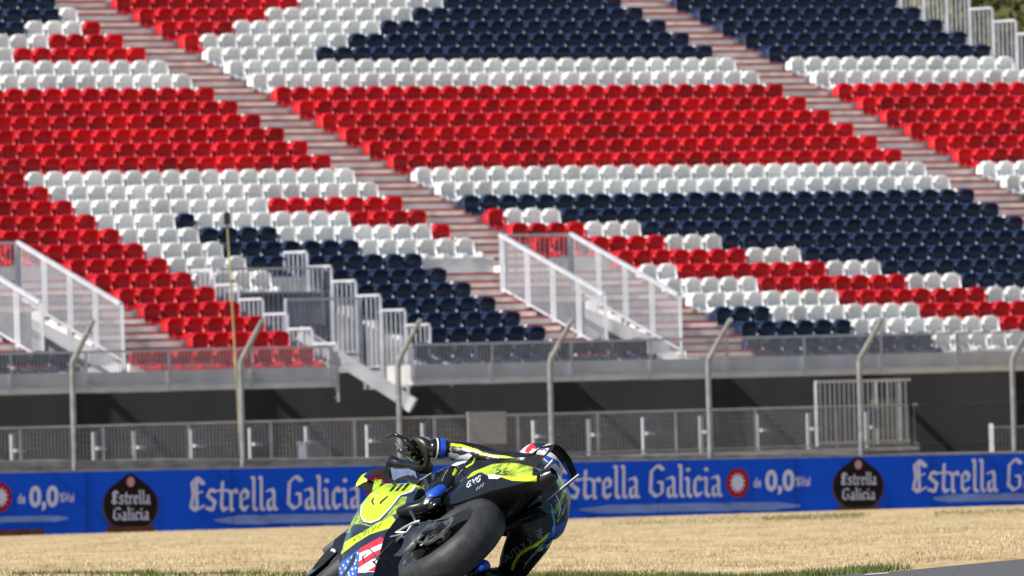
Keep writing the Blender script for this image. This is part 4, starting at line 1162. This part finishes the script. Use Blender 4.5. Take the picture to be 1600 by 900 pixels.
# ---- tail unit
b = MB(); surf_loft(b, [
    (-.34, [(0, .49), (.03, .495), (.045, .52), (.03, .55), (0, .56)]),
    (-.24, [(0, .42), (.055, .43), (.075, .49), (.065, .56), (.03, .585), (0, .59)]),
    (-.08, [(0, .35), (.09, .36), (.12, .44), (.12, .55), (.07, .60), (0, .61)]),
    (.08, [(0, .29), (.10, .30), (.145, .38), (.15, .52), (.10, .59), (0, .61)]),
    (.26, [(0, .24), (.11, .245), (.145, .31), (.158, .45), (.12, .55), (0, .58)]),
    (.40, [(0, .23), (.09, .235), (.125, .29), (.13, .38), (.09, .44), (0, .46)])], 260, 120)
tail = b.build('tail_unit', K['ink'], bike, smooth=True, sharp=60)
Z2 = lambda x, y: (740 + x / 7.5, 670 + y / 7.5)
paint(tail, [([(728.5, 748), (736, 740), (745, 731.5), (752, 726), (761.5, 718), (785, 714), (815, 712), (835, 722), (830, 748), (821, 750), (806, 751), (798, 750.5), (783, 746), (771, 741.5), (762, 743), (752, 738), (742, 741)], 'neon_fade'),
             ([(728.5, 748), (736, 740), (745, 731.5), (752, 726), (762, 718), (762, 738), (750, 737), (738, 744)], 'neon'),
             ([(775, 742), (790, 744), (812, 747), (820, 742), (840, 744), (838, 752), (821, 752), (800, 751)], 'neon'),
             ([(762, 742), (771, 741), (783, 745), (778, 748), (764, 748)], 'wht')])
bvt = bvh_of([tail])
strokes('tail_lettering', 'GMG', (728, 763), (23, -12), (2.5, -10), bvt, 'wht', tail, 1.3)
ptext('tail_number', '25', (772, 740), (19, 3.5), (4, -7.5), bvt, 'navy', tail, .02)
for q in ([(747, 760), (744, 766)], [(752, 757), (748, 764)], [(756, 754), (753, 761)]): pline('tail_mark', q, 1, bvt, 'grey', tail)
pline('panel_seam', [(764, 717), (762, 730), (761.5, 742), (763, 750)], .7, bvt, 'ink', tail)
plate('seat_pad', [(758, 717, .12), (790, 716, .02), (830, 714, -.1), (840, 720, -.12), (800, 722, 0), (765, 722, .1)], .03, 'ink', bike)
# ---- rear wing
lp = plate('wing_endplate', [(809, 728, -.11), (822.7, 715, -.18), (834, 706, -.24), (845, 698, -.29), (858, 695.5, -.33), (868, 694, -.36), (862, 704, -.35), (850.7, 715, -.3), (838, 728, -.24), (833, 733, -.21), (822, 727, -.17)], .012, 'matte', bike)
plate('wing_endplate', [(799, 737, -.06), (808.5, 728.5, -.11), (822, 727.5, -.17), (832.5, 733.5, -.21), (829, 738, -.18), (821, 745, -.14), (810, 741, -.1)], .012, 'neon_fade', bike)
bvl = bvh_of([lp])
def dpoly(name, poly, bv_, m, par, lift=.0025):
    return decal(name, poly, [tuple(range(len(poly)))], bv_, m, par, lift)
dpoly('number_panel', [(837.5, 709.5), (840, 704), (844.5, 700.5), (857, 699.6), (857.5, 701.5), (851.5, 710.5), (849, 711.5)], bvl, 'wht', lp, .003)
ptext('wing_number', '9', (840, 710), (13, -.5), (4, -9.5), bvl, 'lblue', lp, .04) if False else None
def digit9():
    v, f = textmesh('9', .06); mn, mx = v.min(0), v.max(0); u = (v[:, :2] - mn[:2]) / (mx[:2] - mn[:2])
    return decal('wing_number', [(841 + 11 * a + 3.5 * c, 710 - .3 * a - 9 * c) for a, c in u], f, bvl, 'lblue', lp, .0045)
digit9()
oc = [(868, 694, -.38), (875, 697, -.38), (882, 703, -.38), (889, 712, -.38), (894, 720, -.38), (898, 730, -.38), (902, 742, -.38)]
ic = [(856, 705, -.22), (863, 708, -.22), (869, 713, -.22), (876, 722, -.22), (882, 731, -.22), (887, 740, -.22), (893, 750, -.22)]
rwg = strip('rear_wing', oc, ic, .012, 'ink', bike)
bvw = bvh_of([rwg])
pline('wing_line', [(863, 702), (869, 706), (874, 712)], 1.3, bvw, 'flagred', rwg); pline('wing_line', [(875, 714), (881, 722), (886, 732), (892, 745)], 1.2, bvw, 'lblue', rwg)
rp = strip('wing_endplate', [(847, 786, -.08), (862, 773, -.15), (880, 759, -.24), (895, 747, -.33), (905, 740.5, -.4)], [(850, 790, -.08), (866, 776, -.15), (884, 762, -.24), (897, 751, -.33), (906, 743, -.4)], .02, 'carbon', bike)
pline('bright_edge', [(849, 784.5), (863, 773.6), (880, 760), (895, 748.2), (904, 741.8)], 1.6, bvh_of([rp]), 'wht', rp) or pt('bright_edge', [(848, 787, -.09), (904, 741.5, -.41)], .005, 'wht', rp)
# ---- tail underside, exhaust
b = MB(); surf_loft(b, [(-.12, [(0, .38), (.04, .38), (.06, .45), (.04, .5), (0, .5)]), (.1, [(0, .26), (.08, .27), (.1, .33), (.08, .4), (0, .4)]), (.3, [(0, .2), (.1, .2), (.12, .3), (.1, .36), (0, .36)])], 20, 10)
b.build('undertray', K['ink'], bike, smooth=True)
pt('exhaust', [(760, 838, .3), (790, 826, .12), (806, 816, .05), (822, 806, -.03), (832, 800, -.08)], [.022, .024, .026, .03, .036], 'pipe', bike, 14)
pt('silencer', [(822, 808, -.03), (836, 801, -.1), (848, 795, -.17), (854, 792, -.2)], [.034, .045, .045, .036], 'ink', bike, 16)
pt('exhaust', [(792, 820, .1), (806, 812, .04), (822, 800, -.04)], [.012, .014, .014], 'pipe', bike, 10)
pt('bracket', [(838, 790, -.12), (843, 783, -.14), (846, 776, -.15), (841, 776, -.14)], .005, 'alu', bike)
pt('tail_camera', [(826, 768, -.2), (842, 756, -.28), (856, 746, -.33), (866, 740, -.36)], [.05, .055, .05, .036], 'ink', bike, 18)
plate('tail_cover', [(850, 748, -.36), (862, 740, -.38), (869, 742, -.38), (870, 752, -.38), (858, 762, -.35)], .02, 'carbon', bike)
pt('tail_light_bar', [(852, 732, -.36), (860, 724, -.38), (864, 719, -.39)], [.008, .01, .008], 'alu', bike)
# ---- foot controls, left side
pt('footpeg', [(641, 797, .42), (646, 806, .42), (650, 815, .42)], [.013, .011, .010], 'alu', bike)
pt('rearset', [(618, 832, .5), (632, 824, .46), (645, 818, .42), (657, 814, .38)], [.006, .009, .012, .01], 'alu', bike)
pt('rearset', [(618, 832, .5), (636, 832, .44), (645, 818, .42)], [.006, .008, .008], 'alu', bike)
pt('shift_rod', [(606, 840, .52), (632, 834, .42)], [.007, .009], 'alu', bike)
pt('frame_brace', [(615, 853, .5), (622, 842, .46), (631, 836, .42)], [.006, .009, .008], 'alu', bike)
plate('heat_mesh', [(598, 832, .55), (612, 825, .52), (616, 826, .5), (612, 837, .5), (603, 840, .52)], .01, 'grey', bike)

# ------------------------------------------------------------------ rider
rider = empty('person', label='person in black, blue and neon leathers crouched on the leaning motorcycle', cat='person')
rider.matrix_world = BMW
def skin(name, nodes, edges, root_i, m, sub=2, parent=rider):
    me = bpy.data.meshes.new(name); me.from_pydata([tuple(map(float, n[0])) for n in nodes], edges, [])
    o = bpy.data.objects.new(name, me); COL.objects.link(o)
    md = o.modifiers.new('s', 'SKIN'); md.use_smooth_shade = True
    for i, n in enumerate(nodes):
        sv = me.skin_vertices[0].data[i]; r = n[1]; sv.radius = (r, r) if not hasattr(r, '__len__') else r; sv.use_root = (i == root_i)
    ms = o.modifiers.new('u', 'SUBSURF'); ms.levels = sub; ms.render_levels = sub
    dg = bpy.context.evaluated_depsgraph_get(); dg.update()
    m2 = bpy.data.meshes.new_from_object(o.evaluated_get(dg))
    o.modifiers.clear(); o.data = m2; m2.name = name
    m2.materials.clear(); m2.materials.append(K[m]); o.parent = parent
    m2.polygons.foreach_set('use_smooth', [True] * len(m2.polygons))
    return o
pel = Pp(832, 798, .06); J = dict(
    pel=(pel, .165), waist=(Pp(849, 777, .22), .15), chest=(Pp(848, 757, .45), .15), neck=(Pp(842, 738, .62), .07),
    hl=(Pp(806, 762, .14), .11), kl0=(Pp(762, 745, .38), .095), kl=(Pp(716, 738, .62), .068), cl=(Pp(694, 762, .5), .062), al=(Pp(672, 784, .37), .045),
    hr=(Pp(838, 828, .14), .14), tr=(Pp(816, 860, .28), .115), kr=(Pp(793, 904, .44), .08), cr=(Pp(765, 905, .34), .062), ar=(Pp(738, 890, .22), .045),
    sl=(Pp(812, 724, .56), .075), el0=(Pp(778, 719, .66), .052), el=(Pp(746, 710, .76), .062), fl=(Pp(716, 706, .86), .064), wl=(Pp(690, 701, .89), .042),
    sr=(Pp(872, 778, .6), .085), er=(Pp(868, 835, .75), .055), wr=(Zb(.96, -.27, .57), .035))
idx = {k: i for i, k in enumerate(J)}
E_ = [('pel', 'waist'), ('waist', 'chest'), ('chest', 'neck'), ('pel', 'hl'), ('hl', 'kl0'), ('kl0', 'kl'), ('kl', 'cl'), ('cl', 'al'), ('pel', 'hr'), ('hr', 'tr'), ('tr', 'kr'), ('kr', 'cr'), ('cr', 'ar'),
      ('chest', 'sl'), ('sl', 'el0'), ('el0', 'el'), ('el', 'fl'), ('fl', 'wl'), ('chest', 'sr'), ('sr', 'er'), ('er', 'wr')]
body = skin('body', list(J.values()), [(idx[a], idx[c]) for a, c in E_], 0, 'leather', 5)
Z3 = lambda x, y: (740 + x / 7.5, 780 + y / 7.5)
Z4 = lambda x, y: (600 + x / 7.5, 670 + y / 7.5)
P3 = lambda *l: [Z3(*p) for p in l]
P4 = lambda *l: [Z4(*p) for p in l]
def ribbon(pts, wpx):
    pts = [np.array(p, float) for p in pts]; a_, c_ = [], []
    for i, p in enumerate(pts):
        d = pts[min(i + 1, len(pts) - 1)] - pts[max(0, i - 1)]; n_ = np.array([-d[1], d[0]]) / (np.linalg.norm(d) + 1e-9)
        e = wpx / 2; a_.append(tuple(p - n_ * e)); c_.append(tuple(p + n_ * e))
    return a_ + c_[::-1]
paint(body, [
    (ribbon(P3((450, 830), (480, 740), (540, 650), (620, 590), (720, 545), (810, 480), (890, 405)), 4.6), 'neon'),
    (ribbon(P3((750, 605), (850, 565), (930, 500), (1000, 430), (1020, 395)), 4), 'neon'),
    (P3((900, 400), (960, 320), (1075, 250), (1090, 300), (1050, 380), (960, 450), (890, 460)), 'lblue'),
    (ribbon(P3((600, 760), (660, 700), (740, 600), (840, 500), (880, 450)), 2.2), 'grey'),
    (ribbon(P3((900, 60), (930, 180), (950, 260), (930, 380)), 3.2), 'sky'),
    (ribbon(P3((960, 0), (1010, 80), (1000, 180)), 5), 'lblue'),
    (ribbon(P3((1075, 60), (1050, 160), (970, 280)), 2.4), 'neon_fade'),
    ([(864, 800), (874, 780), (880, 764), (884, 768), (878, 788), (868, 806)], 'neon_fade'), ([(846, 862), (852, 846), (858, 832), (862, 834), (856, 850), (850, 864)], 'lblue'),
    ([(866, 738), (874, 741), (880, 750), (883, 762), (886, 772), (878, 768), (872, 758), (868, 750), (864, 745)], 'neon'),
    ([(862, 730), (874, 728), (880, 736), (878, 741), (870, 740)], 'sky'),
    (ribbon([(684, 691), (700, 694), (720, 696), (745, 704), (752, 708)], 4.2), 'neon'),
    (ribbon([(749, 709), (765, 711.5), (790, 714), (812, 719)], 3.6), 'neon'),
    ([(682, 698), (688, 699), (692, 706), (688, 714), (683, 708)], 'sky'),
    ([(702, 727), (712, 716), (720, 712), (733, 708), (738, 712), (728, 722), (712, 728)], 'wht'),
    ([(706, 741), (711, 731), (715, 735), (709, 744)], 'neon'),
    ([(694, 709), (706, 707), (720, 711), (714, 716), (700, 717)], 'grey'), ([(722, 700), (738, 703), (736, 706), (724, 704)], 'wht'),
    (ribbon([(700, 722), (712, 719), (724, 718)], 2.4), 'sky'), (ribbon([(742, 716), (738, 724), (728, 730)], 2.4), 'neon'),
    ([(649, 783), (668, 768), (686, 757), (693, 757), (700, 764), (690, 774), (676, 776), (660, 784), (652, 786)], 'lblue'),
    ([(649, 783), (662, 773), (668, 774), (654, 786)], 'sky'),
    ([(668, 742), (684, 733), (688, 737), (684, 745), (668, 753), (664, 760)], 'neon'),
])
bvo = bvh_of([body])
for q, w_, c_ in (([(700, 697), (705, 704), (706, 710)], 1, 'grey'), ([(728, 698), (733, 705), (732, 711)], 1, 'grey'), ([(760, 716), (775, 719), (790, 721)], 1.2, 'grey'), ([(700, 733), (694, 742), (690, 752)], .8, 'grey'),
        ([(726, 724), (722, 734), (712, 746)], .9, 'grey'), ([(868, 772), (874, 784), (876, 796), (872, 808)], 1.4, 'wht'), ([(879, 778), (882, 790), (880, 800)], 1.0, 'grey'), ([(858, 850), (864, 836), (868, 822)], .8, 'grey'),
        ([(800, 888), (812, 868), (830, 856)], .8, 'grey'), ([(818, 889), (826, 876), (838, 864), (846, 852)], 1.6, 'grey')):
    pline('seam', q, w_, bvo, c_, body)
for o_, e_x, e_y, tx, cm in (((786, 882), (38, -28), (-5, -9), 'OUTLY', 'grey'), ((835, 829), (7, 13), (9, -4), '7le', 'grey')):
    ptext('suit_lettering', tx, o_, e_x, e_y, bvh_of([body]), cm, body, .0)
pline('lettering_frame', [(789, 878), (793, 869), (824, 842), (829, 845), (829, 850), (826, 855)], 1, bvh_of([body]), 'grey', body)
# helmet
hc = Pp(842, 728, .74)
def ellipsoid(b, c, r, n=48, m=30, ax=np.eye(3)):
    rg = []
    for i in range(m + 1):
        ph = math.pi * i / m - math.pi / 2; rg.append([c + ax @ np.array([r[0] * math.cos(ph) * math.cos(2 * math.pi * k / n), r[1] * math.cos(ph) * math.sin(2 * math.pi * k / n), r[2] * math.sin(ph)]) for k in range(n)])
    b.loft(rg, cap=False)
b = MB(); ellipsoid(b, hc, (.155, .128, .138), 220, 150)
hel = b.build('helmet', K['wht'], rider, smooth=True)
paint(hel, [(P_, k_) for P_, k_ in (
    ([Z2(*p) for p in ((620, 220), (690, 160), (790, 150), (800, 190), (735, 240), (690, 230), (640, 290), (600, 270))], 'flagred'),
    ([Z2(*p) for p in ((700, 150), (800, 120), (900, 160), (800, 210), (740, 230), (710, 190))], 'navy'),
    ([Z2(*p) for p in ((560, 330), (600, 280), (620, 300), (590, 340), (560, 380))], 'grey'),
    ([Z2(*p) for p in ((720, 430), (800, 370), (850, 310), (1000, 380), (1020, 480), (960, 520), (800, 480))], 'lblue'),
    ([Z2(*p) for p in ((760, 390), (790, 380), (840, 425), (800, 425))], 'wht'), ([Z2(*p) for p in ((800, 350), (830, 345), (880, 390), (850, 395))], 'wht'),
    ([Z2(*p) for p in ((900, 440), (960, 400), (1020, 470), (1000, 500), (930, 480))], 'wht'))])
b = MB(); rg = []
for i in range(12):
    ph = rad(-28 + 50 * i / 11); rg.append([hc + np.array([.159 * math.cos(ph) * math.cos(a), .129 * math.cos(ph) * math.sin(a), .138 * math.sin(ph)]) for a in np.linspace(rad(-75), rad(75), 20)])
b.loft(rg, cap=False, closed=False); b.build('visor', K['ink'], rider, smooth=True)
b = MB(); ellipsoid(b, Pp(846, 758, .42), (.12, .06, .05), 20, 12); b.build('back_hump', K['leather'], rider, smooth=True)
# boots
def boot(name, ank, heel, ball, toe, col='ink'):
    o = skin(name, [(ank + (ank - (heel + ball) / 2) * .5, .054), (ank, .050), (heel, .042), ((heel + ball) / 2 + (ank - heel) * .25, .046), (ball, .042), (toe, .026)], [(0, 1), (1, 2), (1, 3), (3, 4), (4, 5)], 1, col, 3)
    return o
bl = boot('boot', Pp(672, 786, .37), Pp(690, 794, .33), Pp(640, 796, .45), Pp(620, 802, .52))
paint(bl, [([(662, 783), (668, 780), (672, 783), (668, 787), (662, 787)], 'wht'), (ribbon([(664, 782), (676, 778), (686, 784), (690, 794)], 1.6), 'grey')])
bvb = bvh_of([bl])
st5 = [(620.5 + (6.5 if i % 2 == 0 else 2.7) * math.cos(-math.pi / 2 + .3 + i * math.pi / 5), 803 + (6.5 if i % 2 == 0 else 2.7) * math.sin(-math.pi / 2 + .3 + i * math.pi / 5)) for i in range(10)]
pline('boot_star', [(x_ + 2.5, y_ - 2) for x_, y_ in st5 + st5[:1]], .8, bvb, 'grey', bl)
b = MB(); ellipsoid(b, Pp(678, 788, .33), (.05, .022, .045), 24, 14); b.build('ankle_guard', K['ink'], rider, smooth=True)
br_ = boot('boot', Pp(742, 886, .24), Pp(764, 884, .16), Pp(738, 900, .36), Pp(728, 905, .44))
paint(br_, [([(742, 888), (752, 874), (768, 872), (768, 884), (755, 893), (744, 895)], 'lblue')])
# gloves: palm, four fingers round the grip, thumb
def glove(sy):
    c = lambda x, y, z: Zb(x, sy * y, z)
    wl_ = Pp(690, 701, .89); w1_ = Pp(676, 700, .90); wm = np.array([1, sy, 1.])
    w0 = w1_ * wm; nodes = [(w0, .042), (c(.945, .275, .62), .050)]; ed = [(0, 1)]
    for i, (y, L) in enumerate(((.215, .95), (.252, 1.05), (.288, 1.0), (.320, .82))):
        k = len(nodes); nodes += [(c(.968, y, .632), .021), (c(.972 + .04 * L, y, .628), .0165), (c(.992 + .045 * L, y - .002, .595), .015), (c(.992 + .026 * L, y - .003, .556), .014), (c(.966, y - .003, .551), .012)]
        ed += [(1, k), (k, k + 1), (k + 1, k + 2), (k + 2, k + 3), (k + 3, k + 4)]
    k = len(nodes); nodes += [(c(.935, .215, .60), .022), (c(.955, .182, .575), .017), (c(.985, .175, .560), .015), (c(1.008, .19, .562), .013)]
    ed += [(1, k), (k, k + 1), (k + 1, k + 2), (k + 2, k + 3)]
    g_ = skin('glove', nodes, ed, 1, 'gold', 2)
    b = MB(); b.tube([lerp(w0, c(.945, .275, .62), .2), w0, wl_ * wm, lerp(w0, wl_ * wm, 1.7)], [.044, .052, .056, .052], 20); b.build('cuff', K['ink'], g_, smooth=True)
    b = MB(); b.tube([lerp(w0, wl_ * wm, .25), lerp(w0, wl_ * wm, .42)], [.0555, .0575], 20, cap=False); b.build('cuff_band', K['wht'], g_, smooth=True)
    b = MB(); b.tube([lerp(w0, wl_ * wm, .62), lerp(w0, wl_ * wm, 1.2)], [.0578, .0578], 20, cap=False); b.build('cuff_band', K['lblue'], g_, smooth=True)
    b = MB()
    for y in (.228, .257, .286): ellipsoid(b, c(.975, y, .652), (.022, .014, .010), 12, 8)
    b.build('knuckle_guard', K['ink'], g_, smooth=True)
glove(1); glove(-1)
# knee slider and elbow pad
b = MB(); ellipsoid(b, Pp(716, 733, .64), (.06, .03, .05), 20, 12); b.build('knee_pad', K['ink'], rider, smooth=True)
